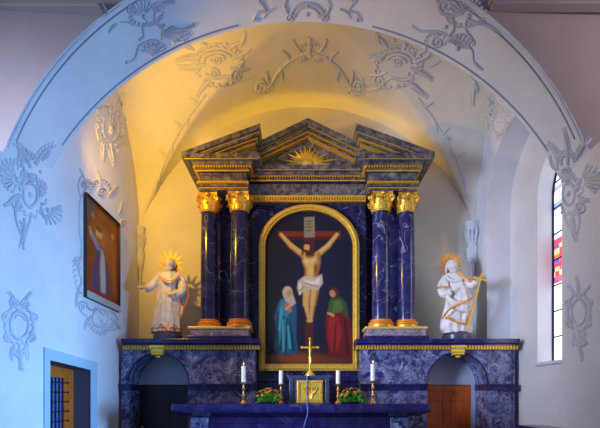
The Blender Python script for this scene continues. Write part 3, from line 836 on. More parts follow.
# centre wall and side panels
part(MB().box(-1.0, 1.0, 8.80, 9.10, .16, 2.56).box(-1.16, 1.16, 8.80, 9.10, 2.56, 5.47), 'centre_wall', 'navy')
part(MB().box(-1.0, 1.0, 8.70, 8.80, .16, 1.95).box(-1.0, 1.0, 8.66, 8.80, 1.95, 2.03), 'plinth', 'slab', bevel=.01)
for sgn in (-1, 1):
    lo, hi = sorted((sgn*1.16, sgn*2.06))
    part(MB().box(lo, hi, 9.02, 9.25, 2.74, 5.53), 'side_panel', 'navy')
    # plinth under the column pair
    m = MB().box(min(sgn*1.06, sgn*2.28), max(sgn*1.06, sgn*2.28), 8.235, 9.25, 2.74, 2.80)
    part(m, 'column_plinth_step', 'slab', bevel=.01)
    m = MB().box(min(sgn*1.11, sgn*2.22), max(sgn*1.11, sgn*2.22), 8.26, 9.25, 2.80, 2.93)
    pl = part(m, 'column_plinth', 'pink', bevel=.01)
    part(MB().box(min(sgn*1.08, sgn*2.25), max(sgn*1.08, sgn*2.25), 8.24, 9.25, 2.93, 2.975), 'plinth_edge', 'gold_pale', parent=pl, bevel=.006)

# Corinthian columns
def make_column(x, y, r):
    zb, zc, zt_ = 2.975, 5.21, 5.53
    m = MB()
    m.lathe([(r*1.0, zb+.13), (r*1.0, zb+.5), (r*.985, zb+1.1), (r*.95, zb+1.6), (r*.90, zc)], (x, y, 0), 40)
    col = part(m, 'column_shaft', 'navy', smooth=True)
    m = MB()
    m.lathe([(r*1.38, zb), (r*1.38, zb+.045), (r*1.25, zb+.05), (r*1.36, zb+.065), (r*1.38, zb+.085), (r*1.3, zb+.10), (r*1.15, zb+.105), (r*1.10, zb+.12), (r*1.16, zb+.128), (r*1.17, zb+.14), (r*1.10, zb+.152), (r*1.0, zb+.155)], (x, y, 0), 40)
    part(m, 'column_base', 'orange_gold', parent=col, smooth=True, angle=50)
    m = MB()
    h = zt_ - .05 - zc
    m.lathe([(r*.98, zc-.03), (r*1.02, zc-.015), (r*.92, zc), (r*.90, zc+.02), (r*.92, zc+h*.5), (r*1.05, zc+h*.85), (r*1.25, zc+h)], (x, y, 0), 24)
    for row, (n, z0, hh, off, k) in enumerate(((8, 0, .17, 0, 1.0), (8, .09, .18, .5, 1.12))):
        for i in range(n):
            a = 2*PI*(i+off)/n; d = Vector((math.cos(a), math.sin(a), 0)); s_ = Vector((-math.sin(a), math.cos(a), 0))
            g = []
            for j in range(7):
                t = j/6
                rad = r*(.95 + .08*t + .42*max(0, t-.55)**1.2*2)
                z = zc + z0*.84 + hh*.84*(t if t < .85 else .85 - (t-.85)*1.2)
                wd = r*.38*k*math.sin(PI*min(1, .25 + t*.72))
                row_ = []
                for q in (-1, -.5, 0, .5, 1):
                    ser = 1 + .18*math.sin(t*18)*abs(q)
                    row_.append(Vector((x, y, z)) + d*(rad*k + .02*(1-abs(q)) ) + s_*(wd*q*ser))
                g.append(row_)
            m.grid(g)
            bk = [[p - d*.012 for p in rr] for rr in g]; m.grid(bk)
    for i in range(4):
        a = PI/4 + PI/2*i; d = Vector((math.cos(a), math.sin(a), 0))
        pts = []
        for j in range(22):
            t = j/21; ang = -PI/2 + t*2.6*PI; rr = .062*(1 - .8*t)
            pts.append(Vector((x, y, zt_-.115)) + d*(r*1.32 + rr*math.cos(ang)) + Vector((0, 0, rr*math.sin(ang))))
        m.tube([Vector((x, y, zc+.16)) + d*r*.95, Vector((x, y, zc+.21)) + d*r*1.15] + pts, [.02, .024] + [.022]*22, 6)
    for i in range(4):
        a = PI/2*i; d = Vector((math.cos(a), math.sin(a), 0)); m.ball(Vector((x, y, zt_-.05)) + d*r*1.22, .04)
    R_ = r*1.42; ab = []
    for i in range(4):
        a = PI/4 + PI/2*i
        for k in range(6):
            t = k/6; p0 = Vector((math.cos(a), math.sin(a), 0))*R_*1.08; p1 = Vector((math.cos(a+PI/2), math.sin(a+PI/2), 0))*R_*1.08
            p = p0.lerp(p1, t) * (1 - .14*math.sin(PI*t)); ab.append((x + p.x, y + p.y))
    m.prism(ab, zt_-.055, zt_-.001, 'z')
    part(m, 'capital', 'gold', parent=col, smooth=True, angle=45)
for sgn in (-1, 1):
    make_column(1.41 if sgn > 0 else -1.31, 8.46, .178); make_column(sgn*1.90, 8.50, .168)

# entablature: blocks over the columns and the set-back centre
def dentils(m, x0, x1, y, z0, z1, step=.05, dep=.03):
    n = max(1, int(abs(x1-x0)/step))
    for i in range(n):
        x = min(x0, x1) + (i+.5)*abs(x1-x0)/n; m.box(x-step*.32, x+step*.32, y, y+dep, z0, z1)
for sgn in (-1, 1):
    def bx(m, a, b, y0, z0, z1): m.box(min(sgn*a, sgn*b), max(sgn*a, sgn*b), y0, 9.3, z0, z1); return m
    m = MB(); bx(m, 1.13, 2.05, 8.25, 5.53, 5.60); bx(m, 1.11, 2.07, 8.23, 5.60, 5.635)
    e = part(m, 'architrave', 'ent', bevel=.004)
    m = MB(); dentils(m, sgn*1.10, sgn*2.08, 8.205, 5.635, 5.675, .045); bx(m, 1.12, 2.06, 8.215, 5.668, 5.685)
    m.tube([(sgn*1.12, 8.235, 5.565), (sgn*2.06, 8.235, 5.565)], .010, 6)
    part(m, 'gilded_moulding', 'gold', parent=e)
    part(bx(MB(), 1.15, 2.03, 8.26, 5.685, 5.86), 'frieze', 'ent')
    m = MB(); bx(m, 1.10, 2.08, 8.20, 5.87, 5.91); bx(m, 1.02, 2.14, 8.12, 5.95, 6.0)
    bx(m, .87, 2.28, 8.0, 6.0, 6.09); bx(m, .90, 2.25, 8.03, 6.09, 6.11)
    c = part(m, 'cornice', 'ent', bevel=.005)
    m = MB(); dentils(m, sgn*1.06, sgn*2.12, 8.15, 5.91, 5.95, .05, .1); m.tube([(sgn*1.09, 8.195, 5.865), (sgn*2.09, 8.195, 5.865)], .014, 6)
    for e in (1.075, 2.105): m.box(sgn*e-.012, sgn*e+.012, 8.16, 9.25, 5.905, 5.955)
    for yy in np.linspace(8.2, 9.2, 18):
        for e in (1.06, 2.12): m.box(sgn*e-.02, sgn*e+.02, float(yy)-.016, float(yy)+.016, 5.91, 5.95)
    m.tube([(sgn*.9, 8.025, 5.998), (sgn*2.25, 8.025, 5.998)], .008, 6)
    part(m, 'gilded_moulding', 'gold', parent=c)
    # half of the broken pediment
    za, zi, xa, xi = 6.10, 6.62, 2.30, .87
    def rake(m, off, th, y0, x0=xa, x1=xi, y1=9.25):
        k = (zi - za)/(xa - xi)
        zl = lambda x: za + (xa - x)*k - off
        m.prism([(sgn*x0, zl(x0)), (sgn*x1, zl(x1)), (sgn*x1, zl(x1)-th), (sgn*x0, zl(x0)-th)], y0, y1, 'y')
        return m
    m = rake(MB(), 0, .10, 7.98); rake(m, .10, .05, 8.06, 2.2, .90); rake(m, .19, .04, 8.16, 1.9, .95)
    rc = part(m, 'raking_cornice', 'ent', bevel=.006)
    m = rake(MB(), .10, .010, 8.045, 2.2, .885); rake(m, .152, .016, 8.13, 2.0, .93); rake(m, .235, .010, 8.15, 1.85, .97)
    k = (zi - za)/(xa - xi)
    part(m, 'gilded_moulding', 'gold', parent=rc)
    m = MB().prism([(sgn*2.2, 6.08), (sgn*.98, 6.08), (sgn*.98, 6.50), (sgn*2.1, 6.10)], 8.26, 9.25, 'y')
    part(m, 'tympanum_block', 'ent', parent=rc)
# centre
part(MB().box(-1.14, 1.14, 8.55, 9.2, 5.47, 5.53), 'architrave', 'ent')
m = MB(); dentils(m, -1.13, 1.13, 8.52, 5.47, 5.525, .05); m.box(-1.13, 1.13, 8.53, 8.6, 5.525, 5.56); m.box(-1.13, 1.13, 8.54, 8.6, 5.45, 5.47)
part(m, 'gilded_moulding', 'gold')
part(MB().box(-1.14, 1.14, 8.57, 9.2, 5.56, 5.80), 'frieze', 'ent')
m = MB().box(-1.12, 1.12, 8.50, 9.2, 5.83, 5.88).box(-1.10, 1.10, 8.43, 9.2, 5.92, 5.97).box(-1.02, 1.02, 8.34, 9.2, 5.97, 6.06)
cc = part(m, 'cornice', 'ent', bevel=.005)
m = MB(); dentils(m, -1.12, 1.12, 8.46, 5.88, 5.92, .05, .06); m.tube([(-1.12, 8.49, 5.825), (1.12, 8.49, 5.825)], .014, 6); m.tube([(-1.0, 8.36, 5.968), (1.0, 8.36, 5.968)], .009, 6)
part(m, 'gilded_moulding', 'gold', parent=cc)
za, zi, xa = 6.43, 6.945, 1.08
def crake(m, off, th, y0, xe=1.08, sl=.477):
    zt2 = zi - off
    m.prism([(-xe, zt2 - sl*xe), (0, zt2), (xe, zt2 - sl*xe), (xe, zt2 - sl*xe - th), (0, zt2 - th), (-xe, zt2 - sl*xe - th)], y0, 9.2, 'y')
    return m
m = crake(MB(), 0, .11, 8.34); crake(m, .13, .05, 8.42); crake(m, .22, .05, 8.49)
rc = part(m, 'raking_cornice', 'ent', bevel=.006)
m = crake(MB(), .11, .010, 8.405); crake(m, .182, .016, 8.455); crake(m, .27, .012, 8.48)
for i in range(44):
    x_ = -1.02 + 2.04*i/43; z_ = zi - .20 - .477*abs(x_); m.box(x_-.012, x_+.012, 8.45, 8.52, z_-.02, z_+.012)
part(m, 'gilded_moulding', 'gold', parent=rc)
part(MB().prism([(-1.1, 6.05), (1.1, 6.05), (1.1, 6.2), (0, 6.80), (-1.1, 6.2)], 8.60, 9.2, 'y'), 'tympanum', 'ent')
m = MB(); cz = 6.20
def tri_lim(a):
    ux, uz = math.cos(a), math.sin(a)
    lim = .62
    if uz > 0: lim = min(lim, (6.60 - cz)/(uz + .477*abs(ux)))
    if uz < 0: lim = min(lim, (6.08 - cz)/uz)
    return lim
for i in range(40):
    a = 2*PI*i/40; L = tri_lim(a)*(.97 if i % 2 else .72)
    d = Vector((math.cos(a), 0, math.sin(a))); s_ = Vector((-d.z, 0, d.x)); o = Vector((0.0, 8.585, cz))
    w_ = .020
    m.add([o + s_*.012 + d*.06, o - s_*.012 + d*.06, o + d*L*.7 - s_*w_, o + d*L, o + d*L*.7 + s_*w_, o + Vector((0, -.03, 0)) + d*L*.55], [(0, 1, 5), (1, 2, 5), (2, 3, 5), (3, 4, 5), (4, 0, 5)])
m.ball((0, 8.58, cz), (.11, .05, .09), 16, 10)
part(m, 'gilded_sunburst', 'gold_pale')

# ------------------------------------------------------------------ painted surfaces
class Canvas:
    """pigment laid on a grid of points, in picture units"""
    def __init__(s, x0, x1, y0, y1, nx, ny, bg):
        s.X, s.Y = np.meshgrid(np.linspace(x0, x1, nx), np.linspace(y0, y1, ny))
        s.C = np.zeros((ny, nx, 3)); s.C[:] = rgb(*bg); s.nx, s.ny = nx, ny
    def _put(s, d, col, soft, a=1.0):
        w = np.clip(.5 - d/soft, 0, 1)[..., None]*a
        s.C = s.C*(1-w) + np.array(rgb(*col))*w
    def ell(s, x, y, rx, ry, col, soft=1.0, rot=0, a=1.0):
        c, n = math.cos(rot), math.sin(rot)
        u = (s.X-x)*c + (s.Y-y)*n; v = -(s.X-x)*n + (s.Y-y)*c
        s._put((np.sqrt((u/rx)**2 + (v/ry)**2) - 1)*min(rx, ry), col, soft, a)
    def cap(s, p, q, r0, r1, col, soft=1.0, a=1.0):
        ax, ay = p; bx_, by = q; dx, dy = bx_-ax, by-ay
        t = np.clip(((s.X-ax)*dx + (s.Y-ay)*dy)/(dx*dx+dy*dy+1e-9), 0, 1)
        s._put(np.hypot(s.X-ax-t*dx, s.Y-ay-t*dy) - (r0 + (r1-r0)*t), col, soft, a)
    def poly(s, pts, col, soft=1.0, a=1.0):
        inside = np.zeros_like(s.X, bool); dist = np.full(s.X.shape, 1e9)
        n = len(pts)
        for i in range(n):
            (x1, y1), (x2, y2) = pts[i], pts[(i+1) % n]
            cond = ((y1 > s.Y) != (y2 > s.Y)) & (s.X < (x2-x1)*(s.Y-y1)/((y2-y1) + 1e-12) + x1); inside ^= cond
            t = np.clip(((s.X-x1)*(x2-x1) + (s.Y-y1)*(y2-y1))/((x2-x1)**2 + (y2-y1)**2 + 1e-9), 0, 1)
            dist = np.minimum(dist, np.hypot(s.X-x1-t*(x2-x1), s.Y-y1-t*(y2-y1)))
        s._put(np.where(inside, -dist, dist), col, soft, a)
    def obj(s, name, fn, keep, parent, mat):
        """fn(px, py) -> point; keep(px, py) tells whether the point lies on the canvas"""
        idx = {}; vs = []; cols = []; fs = []
        for j in range(s.ny):
            for i in range(s.nx):
                x, y = float(s.X[j, i]), float(s.Y[j, i])
                x, y = keep(x, y)
                idx[(j, i)] = len(vs); vs.append(fn(x, y)); cols.append((*s.C[j, i], 1))
        for j in range(s.ny-1):
            for i in range(s.nx-1): fs.append((idx[(j, i)], idx[(j, i+1)], idx[(j+1, i+1)], idx[(j+1, i)]))
        m = MB(); m.add(vs, fs); o = m.build(name, mat, parent, recalc=False)
        ca = o.data.color_attributes.new('pigment', 'FLOAT_COLOR', 'POINT')
        ca.data.foreach_set('color', np.array(cols, dtype=np.float32).ravel())
        return o

# crucifixion altarpiece
DP = 8.72
pt = thing('altarpiece_painting', 'tall round topped painting of a crucifixion in a gold frame', 'painting', (PXX(309, DP), DP, PZ(371, DP)))
fx, hw, yb, ysp, ry_ = 309, 50, 371, 247, 42
def archpx(hw_, yb_, ry2, n=40): return [(fx-hw_, yb_)] + [(fx + hw_*math.cos(PI - PI*i/n), ysp - ry2*math.sin(PI - PI*i/n)) for i in range(n+1)] + [(fx+hw_, yb_)]
def tow(p, D=DP): return (PXX(p[0], D), PZ(p[1], D))
o_ = [tow(p) for p in archpx(hw, yb, ry_)]; i_ = [tow(p) for p in archpx(hw-6.2, yb-7, ry_-6.2)]
o2 = [tow(p) for p in archpx(hw-2.2, yb-2.2, ry_-2.2)]; i2 = [tow(p) for p in archpx(hw-3.8, yb-4.2, ry_-3.8)]
fo = MB().prism(o_, DP-.05, 8.80, 'y', holes=[i_]).build('picture_frame', M['gold'], pt, bevel=.012)
m = MB().prism(o2, DP-.075, DP-.05, 'y', holes=[i2]); m.build('frame_bead', M['gold_pale'], fo, bevel=.008)
cv = Canvas(fx-hw+3, fx+hw-3, 207, yb-3, 150, 250, (14, 16, 38))
cv.ell(309, 290, 34, 60, (30, 30, 62), 50, 0, .6); cv.ell(309, 368, 60, 18, (70, 36, 20), 16, 0, .9); cv.ell(296, 358, 24, 5, (150, 75, 30), 5, 0, .8); cv.ell(330, 360, 18, 4, (120, 50, 26), 5, 0, .7); cv.ell(275, 240, 20, 30, (8, 10, 26), 25, 0, .7)
cv.poly([(303.5, 222), (314.5, 222), (313, 352), (305.5, 352)], (84, 30, 22), 1.2); cv.poly([(278, 231), (341, 231), (341, 239), (278, 239)], (122, 44, 26), 1.2); cv.poly([(278, 236), (341, 236), (341, 239), (278, 239)], (70, 24, 20), 1.2)
cv.poly([(304, 217), (314.5, 216.5), (314.8, 237), (304.3, 237.5)], (140, 132, 104), .9)
for k, yy in enumerate((220.5, 223.5, 226.5, 230)): cv.poly([(306, yy), (312.5-k % 2, yy-.3), (312.5-k % 2, yy+.7), (306, yy+1)], (70, 62, 50), .6)
SK, SH, SD = (214, 172, 96), (160, 110, 52), (110, 68, 34)
cv.cap((303, 255), (291, 246), 3.1, 2.6, SH, 1.2); cv.cap((291, 246), (281, 234.5), 2.6, 1.8, SH, 1.2); cv.cap((303, 254), (291, 245), 2.4, 1.9, SK, 1.2); cv.cap((291, 245), (281, 234), 1.9, 1.4, SK, 1.2)
cv.cap((317, 255), (328, 246), 3.1, 2.6, SH, 1.2); cv.cap((328, 246), (337, 234.5), 2.6, 1.8, SH, 1.2); cv.cap((317, 254), (328, 245), 2.2, 1.8, SK, 1.2); cv.cap((328, 245), (337, 234), 1.8, 1.4, SK, 1.2)
cv.poly([(301, 252), (306, 256), (313, 256), (320, 251), (321, 262), (318, 274), (319, 280), (304, 280), (305, 270), (302, 262)], SH, 1.6)
cv.poly([(303, 254), (307, 258), (312, 258), (317, 254), (317, 263), (314, 273), (314, 279), (306, 279), (307, 270), (304, 263)], SK, 2.2)
cv.ell(306.5, 261, 3, 2, (232, 196, 128), 2.5); cv.ell(313, 261, 3, 2, (228, 190, 120), 2.5); cv.ell(310.5, 271, 2, 4, (226, 186, 112), 2.5); cv.ell(315.5, 268, 1.4, 5, SD, 2)
cv.cap((307, 290), (306, 304), 4.4, 3.4, SH, 1.4); cv.cap((306, 304), (309, 318), 3.0, 1.9, SH, 1.2); cv.cap((315, 290), (313, 304), 4.2, 3.2, SH, 1.4); cv.cap((313, 304), (311, 319), 2.8, 1.8, SH, 1.2)
cv.cap((306.5, 290), (305.5, 304), 3.2, 2.4, SK, 1.8); cv.cap((305.8, 304), (308.5, 317), 2.2, 1.3, SK, 1.4); cv.cap((314, 290), (312, 304), 2.6, 2, SK, 1.8); cv.cap((312.2, 304), (311, 318), 1.7, 1.1, SK, 1.4); cv.ell(309.7, 320.5, 3, 2, SK, 1.2)
cv.poly([(298, 281), (304, 276), (314, 278), (322, 274), (323, 283), (318, 290), (308, 289), (303, 292), (299, 295), (297, 288)], (196, 184, 160), 1.2); cv.poly([(303, 279), (314, 281), (320, 277), (319, 284), (308, 285)], (228, 218, 196), 1.6); cv.cap((300, 284), (300, 294), 1.4, .8, (228, 218, 196), 1)
cv.cap((306, 283), (318, 287), .5, .5, (130, 118, 96), .8); cv.cap((304, 287), (299, 291), .5, .5, (130, 118, 96), .8)
cv.ell(306, 246.5, 4.4, 5.6, (64, 34, 18), 1.2, .25); cv.ell(306.6, 247.5, 2.9, 4, SK, 1.2, .25); cv.ell(306, 250.8, 2, 1.8, (88, 48, 24), 1.2); cv.cap((303.4, 243), (309.8, 243.4), 1.1, 1.1, (54, 34, 18), .8); cv.cap((303, 248), (302.6, 254), 1.3, .8, (64, 34, 18), 1)
for sx_ in (-1.1, 1.1): cv.ell(306.6+sx_, 247, .5, .35, (80, 46, 24), .5)
cv.cap((306.6, 247), (306.3, 249), .3, .45, (236, 196, 128), .5)
# standing woman in blue
BL, BL2, BL3 = (42, 146, 176), (24, 92, 132), (14, 50, 86)
cv.poly([(283, 297), (292, 297), (296, 305), (297, 318), (296, 335), (298, 352), (290, 356), (280, 356), (274, 350), (276, 330), (274, 316), (278, 303)], BL2, 1.5)
cv.poly([(281, 300), (288, 299), (291, 308), (287, 320), (290, 338), (288, 352), (280, 352), (278, 335), (277, 315)], BL, 2.2)
for p, q in (((284, 316), (281, 350)), ((290, 322), (294, 350)), ((287, 318), (286, 352)), ((278, 312), (277, 340))): cv.cap(p, q, .8, 1.2, BL3, 1.4)
for p, q in (((282, 306), (279, 330)), ((288, 326), (290, 348)), ((283, 320), (283, 350))): cv.cap(p, q, .7, .9, (84, 186, 204), 1.6)
cv.ell(287.5, 292.5, 5, 6.4, (204, 192, 172), 1.2); cv.poly([(283, 294), (293, 294), (296, 303), (291, 307), (285, 300)], (196, 182, 164), 1.4); cv.ell(289.3, 293, 2.7, 3.7, (206, 152, 100), 1); cv.cap((287, 305), (290, 310), 2.6, 2.2, (196, 116, 92), 1.3); cv.cap((286, 309), (291, 304.5), 1.3, 1, (222, 170, 118), 1)
cv.ell(289.8, 293, .5, .4, (70, 40, 24), .5); cv.ell(288, 293, .5, .4, (70, 40, 24), .5); cv.ell(287, 355, 4, 1.6, (120, 50, 40), 1.2)
# man in green and red
cv.poly([(331, 298), (341, 297), (347, 304), (349, 318), (345, 322), (332, 320), (328, 310)], (52, 76, 40), 1.6); cv.poly([(333, 300), (340, 300), (343, 308), (338, 316), (332, 312)], (84, 108, 54), 2.4)
cv.poly([(327, 314), (340, 312), (350, 318), (352, 340), (353, 357), (330, 357), (326, 338), (325, 322)], (104, 18, 22), 1.6); cv.poly([(328, 318), (338, 316), (342, 332), (337, 352), (331, 352), (328, 336)], (150, 32, 30), 2.6); cv.cap((345, 320), (348, 352), 1, 1.5, (56, 8, 16), 1.6); cv.cap((336, 322), (334, 352), .7, 1, (70, 12, 18), 1.4)
cv.ell(334, 292.5, 4.8, 5.4, (84, 40, 22), 1.2, -.3); cv.ell(332.6, 293.6, 2.8, 3.6, (196, 136, 84), 1.1, -.3); cv.cap((333, 315), (328, 313), 1.7, 1.2, (196, 136, 84), 1); cv.cap((331, 301), (329, 311), 1.6, 1.3, (62, 88, 44), 1.2); cv.ell(331.6, 293.3, .5, .4, (60, 34, 20), .5)
def keepP(x, y):
    dx = (x - fx)/(hw-5.5)
    yt = ysp - (ry_-5.5)*math.sqrt(max(0, 1 - min(1, abs(dx))**2))
    return (max(fx-hw+4.5, min(fx+hw-4.5, x)), max(y, yt))
cv.obj('canvas', lambda x, y: (PXX(x, DP), DP+.01, PZ(y, DP)), keepP, pt, M['paint'])

# small painting hanging on the left wall
XW = -W + .012
def onw(px, py, off=.03):
    D = (XW + off - EX)*F/(px - CX); return Vector((XW + off, D, PZ(py, D)))
wy0, wy1 = onw(85.9, 240).y, onw(119.6, 240).y
wz0, wz1 = onw(86, 297).z, onw(87, 193).z
wp = thing('wall_painting', 'small dark red painting of a robed saint on the white side wall', 'painting', (XW, (wy0+wy1)/2, wz0))
fo = MB().prism([(wy0, wz0), (wy1, wz0), (wy1, wz1), (wy0, wz1)], XW-.01, XW+.05, 'x', holes=[[(wy0+.012, wz0+.10), (wy1-.012, wz0+.10), (wy1-.012, wz1-.012), (wy0+.012, wz1-.012)]]).build('picture_frame', m_plain('dark_frame', (.06, .04, .03), .5), wp, bevel=.003)
MB().box(XW+.03, XW+.058, wy0, wy1, wz0, wz0+.115).build('bottom_rail', m_plain('grey_rail', (.36, .38, .36), .5), fo, bevel=.006)
cv = Canvas(0, 70, 0, 118, 90, 150, (104, 30, 12))
rs = random.Random(11)
for k in range(26): cv.ell(rs.uniform(0, 70), rs.uniform(0, 118), rs.uniform(4, 14), rs.uniform(5, 16), rs.choice([(150, 62, 12), (110, 16, 14), (176, 92, 20), (60, 20, 20), (140, 30, 16), (30, 36, 60)]), 8, rs.uniform(0, 3), .6)
cv.ell(8, 10, 12, 14, (40, 58, 64), 8, 0, .8); cv.ell(30, 38, 20, 16, (190, 104, 26), 12, 0, .7); cv.ell(56, 60, 14, 40, (150, 52, 10), 14, 0, .7)
cv.poly([(22, 50), (40, 50), (48, 80), (50, 114), (10, 114), (14, 80)], (18, 26, 84), 3); cv.poly([(30, 52), (37, 54), (42, 84), (40, 112), (30, 112), (28, 80)], (176, 168, 158), 4); cv.poly([(38, 56), (46, 76), (50, 110), (42, 112), (40, 84)], (30, 40, 84), 2.5)
cv.ell(26, 35, 6, 7, (226, 160, 92), 2); cv.ell(26, 29, 6.5, 4, (90, 48, 24), 2); cv.ell(26, 42, 4, 3, (120, 96, 74), 2); cv.cap((24, 54), (10, 42), 3.5, 3, (120, 124, 156), 2); cv.cap((10, 42), (8, 36), 2.4, 2, (198, 142, 84), 1.5); cv.cap((38, 56), (50, 66), 3.5, 2.6, (150, 70, 22), 2)
cv.cap((54, 30), (62, 96), 3, 6, (160, 74, 18), 5, .7); cv.ell(56, 24, 4, 4.5, (178, 116, 62), 2); cv.ell(14, 18, 4, 4, (168, 100, 60), 3); cv.poly([(0, 108), (70, 108), (70, 118), (0, 118)], (120, 20, 24), 4)
cv.obj('canvas', lambda x, y: (XW+.015, wy0+.02 + (wy1-wy0-.04)*x/70, wz1-.02 - (wz1-wz0-.10)*y/118), lambda x, y: (x, y), wp, M['paint'])

# ------------------------------------------------------------------ altar table and what stands on it
YM, YM2 = 7.0, 8.12
MT = PZ(404, YM)                         # top of the table
xl, xr = PXX(170, YM), PXX(432, YM)
al = thing('altar_table', 'dark navy marble altar table with a thick moulded slab', 'altar', ((xl+xr)/2, 7.5, .48))
prof = [(0, MT), (-.05, MT), (-.065, MT-.03), (-.065, MT-.10), (-.04, MT-.135), (.02, MT-.165), (.06, MT-.19), (.10, MT-.20)]
def slab_ring(o, z):
    r = .06
    return [(xl+.065+o+r, YM+.065+o, z), (xr-.065-o-r, YM+.065+o, z), (xr-.065-o, YM+.065+o+r, z), (xr-.065-o, YM2, z), (xl+.065+o, YM2, z), (xl+.065+o, YM+.065+o+r, z)]
MB().loft([slab_ring(o, z) for o, z in prof]).build('tabletop', M['slab'], al, smooth=True, angle=25)
bl, br = PXX(191, YM+.3), PXX(408, YM+.3)
MB().box(bl, br, YM+.28, YM2, .48, MT-.20).box(bl+.12, br-.12, YM+.26, YM+.28, .7, MT-.32).build('body', M['slab'], al, bevel=.01)
for x in (bl+.15, br-.15): MB().box(x-.15, x+.15, YM+.24, YM+.3, .48, MT-.22).build('pilaster', M['wing'], al, bevel=.01)
MB().box(bl-.06, br+.06, YM+.22, YM2, .48, .60).build('plinth', M['slab'], al, bevel=.01)

# candlesticks and candles
def make_candlestick(px, ptop, label, D):
    z1 = PZ(ptop, D); h = z1 - MT; x = PXX(px, D)
    r = thing('candlestick', label, 'candlestick', (x, D, MT), 'brass candlesticks on the altar')
    def q(p): return [(a, MT + b*h) for a, b in p]
    MB().lathe(q([(.055, 0), (.058, .03), (.05, .07), (.03, .13), (.018, .2)]), (x, D, 0), 20).build('base', M['brass'], r, smooth=True)
    MB().lathe(q([(.016, .19), (.022, .28), (.034, .36), (.022, .44), (.014, .5), (.016, .62), (.028, .7), (.016, .78), (.014, .86), (.02, .93)]), (x, D, 0), 20).build('stem', M['brass'], r, smooth=True)
    MB().lathe(q([(.012, .90), (.045, .95), (.052, 1.0), (.046, 1.0), (.030, .97)]), (x, D, 0), 20).build('drip_pan', M['brass'], r, smooth=True)
    return x, z1
def make_candle(px, pt_, pb, D, label, rad, lit=False):
    x = PXX(px, D); z0, z1 = PZ(pb, D), PZ(pt_, D)
    c = thing('candle', label, 'candle', (x, D, z0), 'white altar candles')
    MB().lathe([(rad, 0), (rad, z1-z0-.01), (rad*.85, z1-z0), (rad*.3, z1-z0-.008)], (x, D, z0), 16).build('wax', M['wax'], c, smooth=True)
    MB().tube([(x, D, z1-.01), (x+.003, D, z1+.022)], .0035, 5).build('wick', M['wick'], c)
    if lit: MB().lathe([(.001, 0), (.009, .012), (.010, .022), (.005, .042), (.001, .055)], (x+.003, D, z1+.012), 10).build('flame', M['flame'], c, smooth=True)
for px, ct, cb, D, nm, rad in ((243.5, 366, 382.5, 7.42, 'standing outermost on the altar, on the dark door side', .036), (281, 370.5, 384, 7.62, 'between the tabernacle and the flowers nearer the dark door', .036),
                          (338, 370.5, 384, 7.62, 'between the tabernacle and the flowers nearer the red brown door', .036), (372.8, 364, 381, 7.42, 'standing outermost on the altar, on the red brown door side', .038)):
    make_candlestick(px, cb, 'slim brass candlestick ' + nm, D)
    make_candle(px, ct, cb-.3, D, 'white candle ' + nm, rad, px < 250 or px > 365)

# tabernacle
TD = 7.62
tx0, tx1, tz1 = PXX(287.5, TD), PXX(331, TD), PZ(375.5, TD)
tb = thing('tabernacle', 'grey blue stone tabernacle with a gilded door on the altar', 'tabernacle', ((tx0+tx1)/2, TD+.2, MT))
tc = (tx0+tx1)/2
bd = MB().box(tx0+.03, tx1-.03, TD, TD+.40, MT, tz1-.06).box(tx0+.01, tx1-.01, TD-.02, TD+.4, tz1-.06, tz1-.03).box(tx0, tx1, TD-.03, TD+.4, tz1-.03, tz1).box(tx0+.01, tx1-.01, TD-.015, TD+.4, MT, MT+.03).build('body', M['tab'], tb, bevel=.006)
for s_ in (-1, 1): MB().box(tc + s_*.31 - .035, tc + s_*.31 + .035, TD-.02, TD, MT+.03, tz1-.06).build('pilaster', M['tab'], bd, bevel=.005)
dx0, dx1, dz1 = PXX(297, TD), PXX(323, TD), PZ(380.5, TD)
dd = MB().box(dx0, dx1, TD-.03, TD+.005, MT+.01, dz1).build('door', M['gold_pale'], tb, bevel=.006)
m = MB(); dc = (dx0+dx1)/2
m.prism([(dx0+.015, MT+.03), (dx1-.015, MT+.03), (dx1-.015, dz1-.015), (dx0+.015, dz1-.015)], TD-.045, TD-.03, 'y', holes=[[(dx0+.045, MT+.06), (dx1-.045, MT+.06), (dx1-.045, dz1-.045), (dx0+.045, dz1-.045)]])
for k in range(-3, 4):
    b0 = Vector((dc + k*.006, TD-.035, MT+.07)); b1 = Vector((dc + k*.04, TD-.045, dz1-.10 - abs(k)*.012)); mid_ = b0.lerp(b1, .5) + Vector((k*-.004, 0, .01))
    m.tube([b0, mid_, b1], [.006, .006, .005], 6); m.ball(b1, (.012, .01, .026))
    for t in (.55, .7, .85): m.ball(b0.lerp(b1, t), (.010, .010, .014))
m.build('wheat_relief', M['gold'], dd, smooth=True)
MB().ball((dx1-.05, TD-.055, MT+.2), .012).build('door_knob', M['brass'], dd, smooth=True)

# altar crucifix on the tabernacle
cxp = PXX(310, TD+.12); CD = TD + .12
zc0 = tz1; zc1 = PZ(338.5, CD)
cr = thing('altar_crucifix', 'slender gold standing crucifix on top of the tabernacle', 'crucifix', (cxp, CD, zc0))
MB().lathe([(.09, 0), (.09, .02), (.075, .03), (.06, .06), (.03, .09), (.018, .11), (.026, .125), (.016, .14)], (cxp, CD, zc0), 24).build('base', M['gold_pale'], cr, smooth=True)
m = MB().box(cxp-.016, cxp+.016, CD-.012, CD+.012, zc0+.13, zc1-.02)
m.ball((cxp, CD, zc1-.005), .026); m.build('upright', M['gold'], cr, bevel=.004)
za_ = PZ(347.5, CD)
m = MB().box(cxp-.135, cxp+.135, CD-.012, CD+.012, za_-.016, za_+.016); m.ball((cxp-.14, CD, za_), .026).ball((cxp+.14, CD, za_), .026); m.build('crossbar', M['gold'], cr, bevel=.004)
m = MB(); fy = CD - .028
